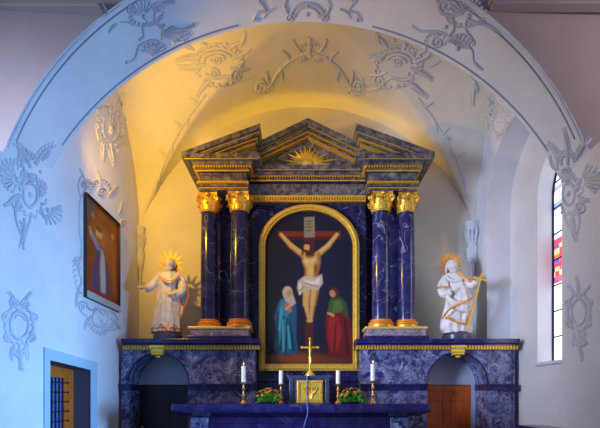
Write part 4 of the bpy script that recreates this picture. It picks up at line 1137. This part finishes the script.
m.tube([(cxp, fy, za_-.17), (cxp, fy-.006, za_-.12), (cxp, fy-.004, za_-.05), (cxp, fy, za_-.01)], [.016, .018, .024, .014], 10)
m.ball((cxp-.004, fy-.006, za_+.018), (.014, .014, .018))
for s_ in (-1, 1):
    m.tube([(cxp+s_*.016, fy, za_-.02), (cxp+s_*.06, fy, za_-.005), (cxp+s_*.115, fy+.008, za_+.01)], [.010, .008, .006], 8)
    m.tube([(cxp+s_*.009, fy, za_-.16), (cxp+s_*.010, fy-.012, za_-.23), (cxp+s_*.004, fy, za_-.30)], [.012, .010, .007], 8)
m.build('figure', M['gold_pale'], cr, smooth=True)

# cord hanging from the tabernacle over the table edge
m = MB()
pts = [P(307.2, 375, TD-.05), P(307, 382, TD-.06), P(306.6, 392, TD-.06), P(306.4, 400, TD-.07)]
pts += [Vector((pts[-1].x, TD-.10, MT+.012)), Vector((PXX(306.6, 7.2), 7.2, MT+.012)), Vector((PXX(307, YM), YM-.015, MT+.006)), Vector((PXX(307.5, YM), YM-.03, MT-.06)), Vector((PXX(307.4, YM), YM-.03, MT-.16)), Vector((PXX(306, YM), YM-.02, MT-.24)), Vector((PXX(303.5, YM), YM-.01, MT-.38)), Vector((PXX(300, YM), YM+.05, MT-.62))]
sm = []
for i in range(len(pts)-1):
    p0, p1, p2, p3 = pts[max(0, i-1)], pts[i], pts[i+1], pts[min(len(pts)-1, i+2)]
    for k in range(6):
        t = k/6; sm.append(.5*((2*p1) + (p2-p0)*t + (2*p0-5*p1+4*p2-p3)*t*t + (3*p1-p0-3*p2+p3)*t**3))
sm.append(pts[-1])
m.tube(sm, .008, 8)
tag(m.build('cord', M['cord'], smooth=True), 'thin pale blue cord hanging down over the front of the altar', 'cord')

# flower arrangements
def flowers(px, label, seed):
    D = 7.40; x = PXX(px, D); rr = random.Random(seed)
    r = thing('flower_arrangement', label, 'flowers', (x, D, MT), 'flower bowls on the altar')
    MB().lathe([(.07, 0), (.10, .02), (.115, .04), (.105, .04), (.09, .02)], (x, D, MT), 20).build('bowl', M['pot'], r, smooth=True)
    m = MB()
    for k in range(300):
        a = rr.uniform(0, 2*PI); e = rr.uniform(-.25, 1.2); R_ = rr.uniform(.10, .21)
        p = Vector((x + R_*1.12*math.cos(a)*math.cos(e), D + R_*.7*math.sin(a)*math.cos(e), MT + .055 + R_*.85*math.sin(e)))
        d = (p - Vector((x, D, MT+.02))).normalized(); s_ = d.cross(Vector((rr.uniform(-1, 1), rr.uniform(-1, 1), rr.uniform(-1, 1)))).normalized(); u = d.cross(s_)*.006
        L = rr.uniform(.03, .06); w_ = L*.28
        m.add([p - d*L*.5, p + s_*w_ + u, p + d*L*.6, p - s_*w_ + u], [(0, 1, 2, 3)])
        if k % 4 == 0: m.tube([Vector((x, D, MT+.03)), p.lerp(Vector((x, D, MT+.08)), .5), p], [.003, .003, .002], 4)
    m.build('foliage', M['leaf'], r, recalc=False)
    protos = {}
    for k in range(46):
        a = rr.uniform(0, 2*PI); e = rr.uniform(.3, 1.45); R_ = rr.uniform(.20, .225)
        p = Vector((x + R_*1.15*math.cos(a)*math.cos(e), D + R_*.72*math.sin(a)*math.cos(e), MT + .06 + R_*.90*math.sin(e)))
        d = (p - Vector((x, D, MT))).normalized()
        key = 'bloom_o' if rr.random() < .68 else 'bloom_y'
        if key not in protos:
            mm = MB()
            for ring, (np_, L, up) in enumerate(((9, .030, .35), (7, .020, .8))):
                for q in range(np_):
                    b = 2*PI*q/np_ + ring*.3; dd_ = Vector((math.cos(b), math.sin(b), 0)); ss = Vector((-math.sin(b), math.cos(b), 0)); z_ = Vector((0, 0, 1))
                    mm.add([dd_*.003, dd_*L*.6 + ss*L*.26 + z_*L*up*.4, dd_*L + z_*L*up, dd_*L*.6 - ss*L*.26 + z_*L*up*.4], [(0, 1, 2, 3)])
            mm.ball((0, 0, .006), (.009, .009, .008), 8, 5)
            o = mm.build('blossom', M[key], None, recalc=False); o.parent = r; protos[key] = o
        else:
            o = protos[key].copy(); COL.objects.link(o); o.parent = r
        o.location = p - Vector((x, D, MT)); o.rotation_euler = d.to_track_quat('Z', 'Y').to_euler(); k_ = rr.uniform(.8, 1.25); o.scale = (k_,)*3
flowers(268.5, 'low bowl of orange flowers on the altar nearer the dark door', 4)
flowers(352.5, 'low bowl of orange flowers on the altar nearer the red brown door', 9)

# ------------------------------------------------------------------ statues
def ring(cx, cy, z, rx, ry, n=56, fold=0, k=9, ph=0, tw=0, flat_back=True):
    pts = []
    for i in range(n):
        a = 2*PI*i/n
        f = 1 + fold*1.75*(abs(math.sin(k*a*.5 + ph*.5)) * 1.1 - .62 + math.sin((k+4)*a - ph*1.7 + tw) * .35)
        pts.append((cx + rx*f*math.cos(a), cy + ry*f*math.sin(a), z))
    return pts
def fingers(m, wrist, d, up, side, s=1.0, curl=.6):
    """palm, four unequal bent fingers and a thumb"""
    d = d.normalized(); up = (up - d*up.dot(d)).normalized(); b = d.cross(up).normalized()
    m.tube([wrist, wrist + d*.03*s, wrist + d*.065*s], [.016*s, .024*s, .022*s], 10, [up]*3, .55)
    for i, L in enumerate((.052, .062, .058, .045)):
        o = wrist + d*.06*s + b*(i-1.5)*.0125*s
        p = [o - d*.02*s, o + d*L*.45*s - up*.008*curl*s, o + d*L*.8*s - up*.03*curl*s, o + d*L*(1 - .25*curl)*s - up*.052*curl*s]
        m.tube(p, [.0075*s, .0072*s, .0066*s, .005*s], 7)
    o = wrist + d*.022*s + b*side*.018*s
    m.tube([o, o + b*side*.024*s + d*.018*s - up*.012*s, o + b*side*.026*s + d*.045*s - up*.026*s], [.009*s, .008*s, .006*s], 7)
def head(m, c, r, yaw=0, tilt=0):
    g = []
    n, k = 20, 16
    R_ = Matrix.Rotation(yaw, 3, 'Z') @ Matrix.Rotation(tilt, 3, 'Y')
    vs = []
    for i in range(k+1):
        ph = -PI/2 + PI*i/k; row = []
        for j in range(n):
            a = 2*PI*j/n
            x, y, z = r*.78*math.cos(ph)*math.cos(a), r*.95*math.cos(ph)*math.sin(a), r*1.12*math.sin(ph)
            if z < 0: x *= 1 + z/r*.22; 
            f = max(0, -math.sin(a))
            if f > .9:                                     # face: nose, brow, chin
                if -.35*r < z < .18*r and abs(x) < .16*r: y -= r*.17*(1 - (z + .35*r)/(.53*r)*.75)
                if .15*r < z < .32*r: y -= r*.05
                if -.75*r < z < -.5*r: y -= r*.04
            if .02*r < z < .16*r and f > .75 and .16*r < abs(x) < .5*r: y += r*.08
            row.append(Vector(c) + R_ @ Vector((x, y, z)))
        g.append(row)
    m.loft(g)
    for s_ in (-1, 1): 
        p = Vector(c) + R_ @ Vector((s_*r*.78, 0, 0)); m.ball(p, (r*.08, r*.16, r*.24), 8, 6)
def face(c, r, yaw, tilt, parent):
    R_ = Matrix.Rotation(yaw, 3, 'Z') @ Matrix.Rotation(tilt, 3, 'Y')
    m = MB()
    for s_ in (-1, 1): MB().ball(Vector(c) + R_ @ Vector((s_*r*.3, -r*.80, r*.08)), (r*.11, r*.06, r*.06), 8, 6).build('eye', M['hair_grey'], parent, smooth=True)
    m = MB().tube([Vector(c) + R_ @ Vector((x*r, -r*(.86 - abs(x)*.25), -r*.46)) for x in (-.24, -.1, 0, .1, .24)], [r*.02, r*.05, r*.045, r*.05, r*.02], 6)
    m.build('lips', M['gilt_lip'], parent, smooth=True)
def remesh(o, v):
    md = o.modifiers.new('remesh', 'REMESH'); md.mode = 'VOXEL'; md.voxel_size = v; md.use_smooth_shade = True
    return o
def halo(m, c, r0, r1, n, rad):
    for i in range(n):
        a = 2*PI*i/n + .1; d = Vector((math.cos(a), 0, math.sin(a))); s_ = Vector((-d.z, 0, d.x)); o = Vector(c)
        L = r1 if i % 2 == 0 or n < 16 else r1*.9
        y = Vector((0, .008, 0))
        q = [o + d*r0 - s_*rad, o + d*r0 + s_*rad, o + d*L + s_*rad*.35, o + d*L - s_*rad*.35]
        m.add([p - y for p in q] + [p + y for p in q], [(0, 1, 2, 3), (7, 6, 5, 4), (0, 4, 5, 1), (1, 5, 6, 2), (2, 6, 7, 3), (3, 7, 4, 0)])
    m.tube([Vector(c) + Vector((math.cos(2*PI*i/32), 0, math.sin(2*PI*i/32)))*r0 for i in range(33)], .010, 6)

def spline3(pts, sub=6):
    pts = [Vector(p) for p in pts]; out = []
    for i in range(len(pts)-1):
        p0, p1, p2, p3 = pts[max(0, i-1)], pts[i], pts[i+1], pts[min(len(pts)-1, i+2)]
        for k in range(sub):
            t = k/sub; out.append(.5*((2*p1) + (p2-p0)*t + (2*p0-5*p1+4*p2-p3)*t*t + (3*p1-p0-3*p2+p3)*t**3))
    out.append(pts[-1]); return out

SD_ = 8.62; Z0 = 2.74
def V(px, py, dy=0.0): return P(px, py, SD_ + dy)
# left statue: one arm stretched out to the side
stl = thing('statue', 'white and gold carved saint with a ray halo stretching an arm towards the side wall', 'statue', (PXX(168, SD_), SD_, Z0))
xC = PXX(168, SD_)
m = MB().lathe([(.27, 0), (.28, .03), (.28, .10), (.25, .13), (.22, .17)], (xC, SD_, Z0), 28); m.build('base', M['tab'], stl, smooth=True, angle=30)
m = MB()
def RB(px, py, rx, ry, fold, ph, dy=0): c = V(px, py, dy); return ring(c.x, c.y, c.z, rx, ry, 64, fold, 9, ph, ph)
m.loft([RB(166.5, 333.5, .26, .20, .10, 0), RB(166.5, 330, .27, .205, .11, .2), RB(167, 322, .25, .19, .13, .5), RB(168, 312, .235, .18, .13, .9), RB(169, 302, .225, .175, .11, 1.3), RB(169, 294, .205, .165, .08, 1.8), RB(168.5, 288, .19, .15, .05, 2.2),
        RB(168.5, 282, .205, .155, .03, 2.4), RB(168.5, 277, .215, .15, .02, 2.6), RB(168.5, 273.5, .17, .125, .01, 2.8), RB(169, 271.5, .08, .08, 0, 3)])
robe = m.build('robe', M['white_robe'], stl, smooth=True, angle=80)
# sleeves
m = MB()
m.tube(spline3([V(162, 276), V(156, 281, -.05), V(151, 287, -.12), V(146, 288, -.16)]), [.095]*5 + [.085]*5 + [.075]*5 + [.085]*4, 14)
m.tube(spline3([V(176, 276), V(182, 284, -.03), V(182, 292, -.12), V(176, 294, -.2)]), [.095]*5 + [.095]*5 + [.09]*5 + [.08]*4, 14)
remesh(m.build('sleeves', M['white_robe'], robe, smooth=True), .012)
m = MB()
head(m, V(169, 265.5), .112, .1); m.tube([V(169, 269), V(169, 275)], [.05, .06], 12)
m.loft([RB(168.5, 273, .12, .09, 0, 0), RB(168.5, 285, .14, .10, 0, 0), RB(168.5, 300, .15, .11, 0, 0)])
m.tube(spline3([V(162, 277), V(154, 285, -.08), V(144, 288, -.17)]), [.05]*6 + [.036]*6 + [.024], 10); fingers(m, V(144.5, 288, -.17), Vector((-1, -.15, .1)), Vector((0, 0, 1)), 1, 1.25, .5)
m.tube(spline3([V(176, 277), V(182, 287, -.06), V(174, 294, -.22)]), [.05]*6 + [.036]*6 + [.024], 10); fingers(m, V(174.5, 294, -.21), Vector((-1, -.3, .1)), Vector((0, -1, .2)), 1, 1.2, .6)
remesh(m.build('body', M['skin_white'], stl), .006)
m = MB()
hc = V(169, 265.5)
m.ball(hc + Vector((0, .03, .035)), (.118, .115, .115), 18, 12)
for k in range(9):
    a = -.9 + 1.8*k/8; m.tube(spline3([hc + Vector((math.sin(a)*.075, -math.cos(a)*.085, -.055)), hc + Vector((math.sin(a)*.075, -math.cos(a)*.12, -.10)), hc + Vector((math.sin(a)*.04, -.11, -.17))], 4), [.02]*5 + [.014]*4, 7)
m.build('hair', M['hair_grey'], stl, smooth=True, angle=80)
face(V(169, 265.5), .112, .1, 0, stl)
# mantle over one shoulder, hanging at the side
m = MB()
for k in range(7):
    t = k/6
    m.tube(spline3([V(177, 273 + k*.6, -.06), V(183 + t*2, 280 + t*3, -.10 + t*.05), V(186 - t*2, 292 + t*2, -.06 + t*.1), V(184 - t*4, 304 + t*3, -.05 + t*.06), V(182 - t*5, 318 - t*6, -.02)]), [.030]*6 + [.042]*6 + [.036]*6 + [.026]*6 + [.015], 8)
m.tube(spline3([V(159, 274, -.1), V(164, 279, -.17), V(171, 280, -.19), V(179, 275, -.1)]), [.03]*19, 8)
mt = m.build('mantle', M['white_robe'], stl, smooth=True, angle=80)
m = MB()
m.tube(spline3([V(160, 275, -.13), V(164, 281, -.2), V(171, 282, -.22), V(179, 277, -.14)]), .016, 6)
m.build('gilded_collar', M['orange_gold'], mt, smooth=True); m = MB()
m.tube(spline3([V(186, 282, -.14), V(188.5, 292, -.1), V(186, 304, -.1), V(181, 318, -.05)]), .018, 6)
m.build('gilded_hem', M['orange_gold'], mt, smooth=True); m = MB()
m.tube(spline3([V(178, 296, -.2), V(180, 306, -.2), V(177, 316, -.2)]), .014, 6)
m.build('gilded_hem', M['orange_gold'], mt, smooth=True)
m = MB()
for z, f in ((332.5, 0.1), (329, .11)):
    c = V(166.5, z); m.tube([Vector(p) for p in ring(c.x, c.y, c.z, .276, .215, 64, f, 9, .1, .1)] , .014 if z > 331 else .009, 6)
m.tube(spline3([V(158, 328, -.19), V(162, 324, -.24), V(168, 329, -.26), V(173, 324, -.22), V(177, 328, -.16)]), .014, 6)
for y_ in (285, 288): m.tube([Vector(p) for p in ring(V(144, 288).x + .05, SD_-.15, V(144, y_).z, .03, .03, 10)], .01, 5)
m.build('gilded_hem', M['orange_gold'], robe, smooth=True)
m = MB(); c = V(169, 262.5) + Vector((0, .11, 0)); halo(m, c, .12, .265, 13, .030)
m.tube([c, c + Vector((0, -.06, -.02))], .015, 6); m.build('halo', M['gold_dark'], stl)
m = MB(); c = V(141.5, 287.5, -.19); m.box(c.x-.05, c.x+.045, c.y-.05, c.y+.02, c.z-.02, c.z+.02); m.build('book', M['white_robe'], stl, bevel=.01)

# right statue with a long gold cross
st = thing('statue', 'white and gold carved saint with a ray halo holding a long gold cross', 'statue', (PXX(458, SD_), SD_, Z0))
xC = PXX(457, SD_)
MB().lathe([(.27, 0), (.28, .03), (.28, .10), (.25, .13), (.22, .17)], (xC, SD_, Z0), 28).build('base', M['tab'], st, smooth=True, angle=30)
m = MB()
m.loft([RB(456, 333.5, .27, .20, .10, 0), RB(456, 329, .275, .20, .12, .3), RB(457, 320, .265, .19, .13, .8), RB(459, 308, .25, .185, .12, 1.3), RB(459, 298, .235, .18, .10, 1.9), RB(457, 290, .21, .165, .07, 2.4), RB(455, 283, .20, .15, .05, 2.8),
        RB(454, 278, .195, .145, .03, 3), RB(453, 274.5, .15, .115, .02, 3.2), RB(452.5, 272.5, .07, .07, 0, 3.3)])
robe = m.build('robe', M['white_robe'], st, smooth=True, angle=80)
m = MB()
m.tube(spline3([V(460, 278), V(467, 283, -.06), V(473, 285, -.14), V(477, 281, -.2)]), [.09]*5 + [.085]*5 + [.075]*5 + [.08]*4, 14)
m.tube(spline3([V(447, 278), V(442, 286, -.03), V(444, 294, -.13), V(451, 291, -.2)]), [.09]*5 + [.09]*5 + [.085]*5 + [.075]*4, 14)
remesh(m.build('sleeves', M['white_robe'], robe, smooth=True), .012)
m = MB()
head(m, V(452, 266.5), .108, -.3, .08); m.tube([V(452.3, 270), V(453, 276)], [.048, .058], 12)
m.loft([RB(453, 275, .12, .09, 0, 0), RB(455, 287, .14, .10, 0, 0), RB(458, 302, .15, .11, 0, 0)])
m.tube(spline3([V(460, 279), V(469, 285, -.09), V(480, 278, -.22)]), [.048]*6 + [.036]*6 + [.024], 10); fingers(m, V(479.5, 278.5, -.22), Vector((.6, -.3, .7)), Vector((-.5, -.6, .5)), -1, 1.2, .9)
m.tube(spline3([V(447, 279), V(442, 289, -.06), V(452, 290, -.22)]), [.048]*6 + [.036]*6 + [.024], 10); fingers(m, V(451.5, 290.3, -.21), Vector((1, -.2, .4)), Vector((0, -1, .2)), 1, 1.15, .6)
remesh(m.build('body', M['skin_white'], st), .006)
m = MB(); hc = V(452, 266.5)
m.ball(hc + Vector((0, .03, .035)), (.114, .112, .112), 18, 12)
for s_ in (-1, 1): m.tube(spline3([hc + Vector((s_*.09, .02, .02)), hc + Vector((s_*.105, .03, -.06)), hc + Vector((s_*.10, .03, -.15))], 4), [.03]*5 + [.02]*4, 8)
for k in range(7):
    a = -.8 + 1.6*k/6; m.tube(spline3([hc + Vector((math.sin(a)*.07, -math.cos(a)*.08, -.055)), hc + Vector((math.sin(a)*.07, -math.cos(a)*.11, -.09)), hc + Vector((math.sin(a)*.03, -.10, -.14))], 4), [.017]*5 + [.012]*4, 7)
m.build('hair', M['hair_grey'], st, smooth=True, angle=80)
m = MB()
for k in range(6):
    t = k/5
    m.tube(spline3([V(446 + t*2, 277 + t*2, -.08), V(443 + t*4, 288 + t*4, -.14), V(450 + t*2, 300 + t*5, -.21), V(463, 304 + t*7, -.20), V(472 - t, 300 + t*12, -.06)]), [.025]*6 + [.04]*6 + [.045]*6 + [.035]*6 + [.02], 8)
m.tube(spline3([V(446, 276, -.08), V(452, 281, -.17), V(459, 280, -.16), V(466, 276, -.08)]), [.03]*19, 8)
mt = m.build('mantle', M['white_robe'], st, smooth=True, angle=80)
m = MB()
m.tube(spline3([V(442, 319, -.16), V(449, 310, -.26), V(457, 305, -.28), V(466, 301, -.25), V(472, 298, -.14)]), .019, 6)
m.tube(spline3([V(446, 317, -.2), V(452, 320, -.27), V(459, 322, -.26), V(466, 324, -.2), V(470, 316, -.15), V(473, 306, -.1)]), .019, 6)
m.tube(spline3([V(459, 272, -.14), V(464, 278, -.15), V(470, 281, -.19), V(474, 277, -.22)]), .022, 6)
m.build('gilded_hem', M['orange_gold'], mt, smooth=True)
m = MB(); c = V(443, 288, -.09); m.tube([Vector(p) for p in ring(c.x, c.y, c.z, .10, .09, 20)], .02, 6); m.build('gilded_cuff', M['gold'], robe, smooth=True)
m = MB(); c = V(452, 262.5) + Vector((0, .11, 0)); halo(m, c, .11, .26, 20, .024); m.tube([c, c + Vector((0, -.06, -.02))], .015, 6); m.build('halo', M['orange_gold'], st)
face(V(452, 266.5), .108, -.3, .08, st)
cs = MB()
a_, b_ = V(482, 274, -.27), V(466.5, 331, -.24)
cs.tube([a_, b_], .018, 8); d = (a_ - b_).normalized(); c = a_ - d*.10; s_ = Vector((0, 1, 0)).cross(d).normalized()
cs.tube([c - s_*.11, c + s_*.11], .018, 8)
for p in (a_, c - s_*.11, c + s_*.11): cs.ball(p, .028)
cs.build('long_cross', M['gold'], st, smooth=True)

# bench in the window niche, only its top edge shows
bn = thing('bench', 'dark slate blue bench top at the bottom of the window niche', 'bench', (3.95, 7.0, .16))
zt_ = PZ(425, 7.6)
MB().box(3.62, 4.05, 6.4, 7.68, zt_-.05, zt_).build('bench_top', M['slab'], bn, bevel=.008)
MB().box(3.68, 4.05, 6.45, 7.64, .16, zt_-.05).build('bench_body', M['wood_dark'], bn)

# ------------------------------------------------------------------ light
w = bpy.data.worlds.new('world'); S.world = w; w.use_nodes = True
bg = w.node_tree.nodes['Background']; bg.inputs['Color'].default_value = (.52, .60, 1.0, 1); bg.inputs['Strength'].default_value = .24

def area(name, loc, target, sx, sy, col, power, spread=180):
    l = bpy.data.lights.new(name, 'AREA'); l.shape = 'RECTANGLE'; l.size = sx; l.size_y = sy; l.color = col; l.energy = power; l.spread = math.radians(spread)
    o = bpy.data.objects.new(name, l); COL.objects.link(o); o.location = loc
    o.rotation_euler = (Vector(target) - Vector(loc)).to_track_quat('-Z', 'Y').to_euler(); return o
def spot(name, loc, target, col, power, angle, blend=.5, rad=.1):
    l = bpy.data.lights.new(name, 'SPOT'); l.color = col; l.energy = power; l.spot_size = math.radians(angle); l.spot_blend = blend; l.shadow_soft_size = rad
    o = bpy.data.objects.new(name, l); COL.objects.link(o); o.location = loc
    o.rotation_euler = (Vector(target) - Vector(loc)).to_track_quat('-Z', 'Y').to_euler(); return o
# nave windows on both sides, in front of the arch, and an added fill
area('nave_side_light', (6.6, 4.15, 1.9), (-3.6, 6.5, 1.5), 1.2, 2.2, (.20, .49, 1.0), 290, 76)
area('nave_side_light', (-6.4, 2.0, 3.4), (1.3, YB, 3.6), 1.5, 3.0, (.58, .70, 1.0), 150, 56)
area('nave_side_light', (7.8, 2.0, 4.6), (5.4, 5.6, 6.3), 1.2, 1.2, (1.0, .84, .86), 58, 70)  # added lamp, no window known there; lifts the nave wall on the right
# daylight through the choir window
area('window_light', (XN-.06, WC, (WZ0+WZC)/2), (1.6, YB, 3.0), .8, 2.8, (.66, .80, 1.0), 5, 90)
# warm lamp fixed high behind the arch on the left, and a warm strip lying on top of the retable
YEL = (1.0, .53, .002)
spot('choir_lamp', (-3.3, 6.34, 5.5), (.1, 9.3, 5.8), YEL, 355, 152, .6, .08)
area('retable_lamp', (0, 9.34, 6.12), (0, 9.36, 8), 4.2, .05, (1.0, .55, .004), 22)

S.view_settings.view_transform = 'Standard'; S.view_settings.look = 'None'; S.view_settings.gamma = 1.0
S.view_settings.exposure = 0.0
S.cycles.max_bounces = 8
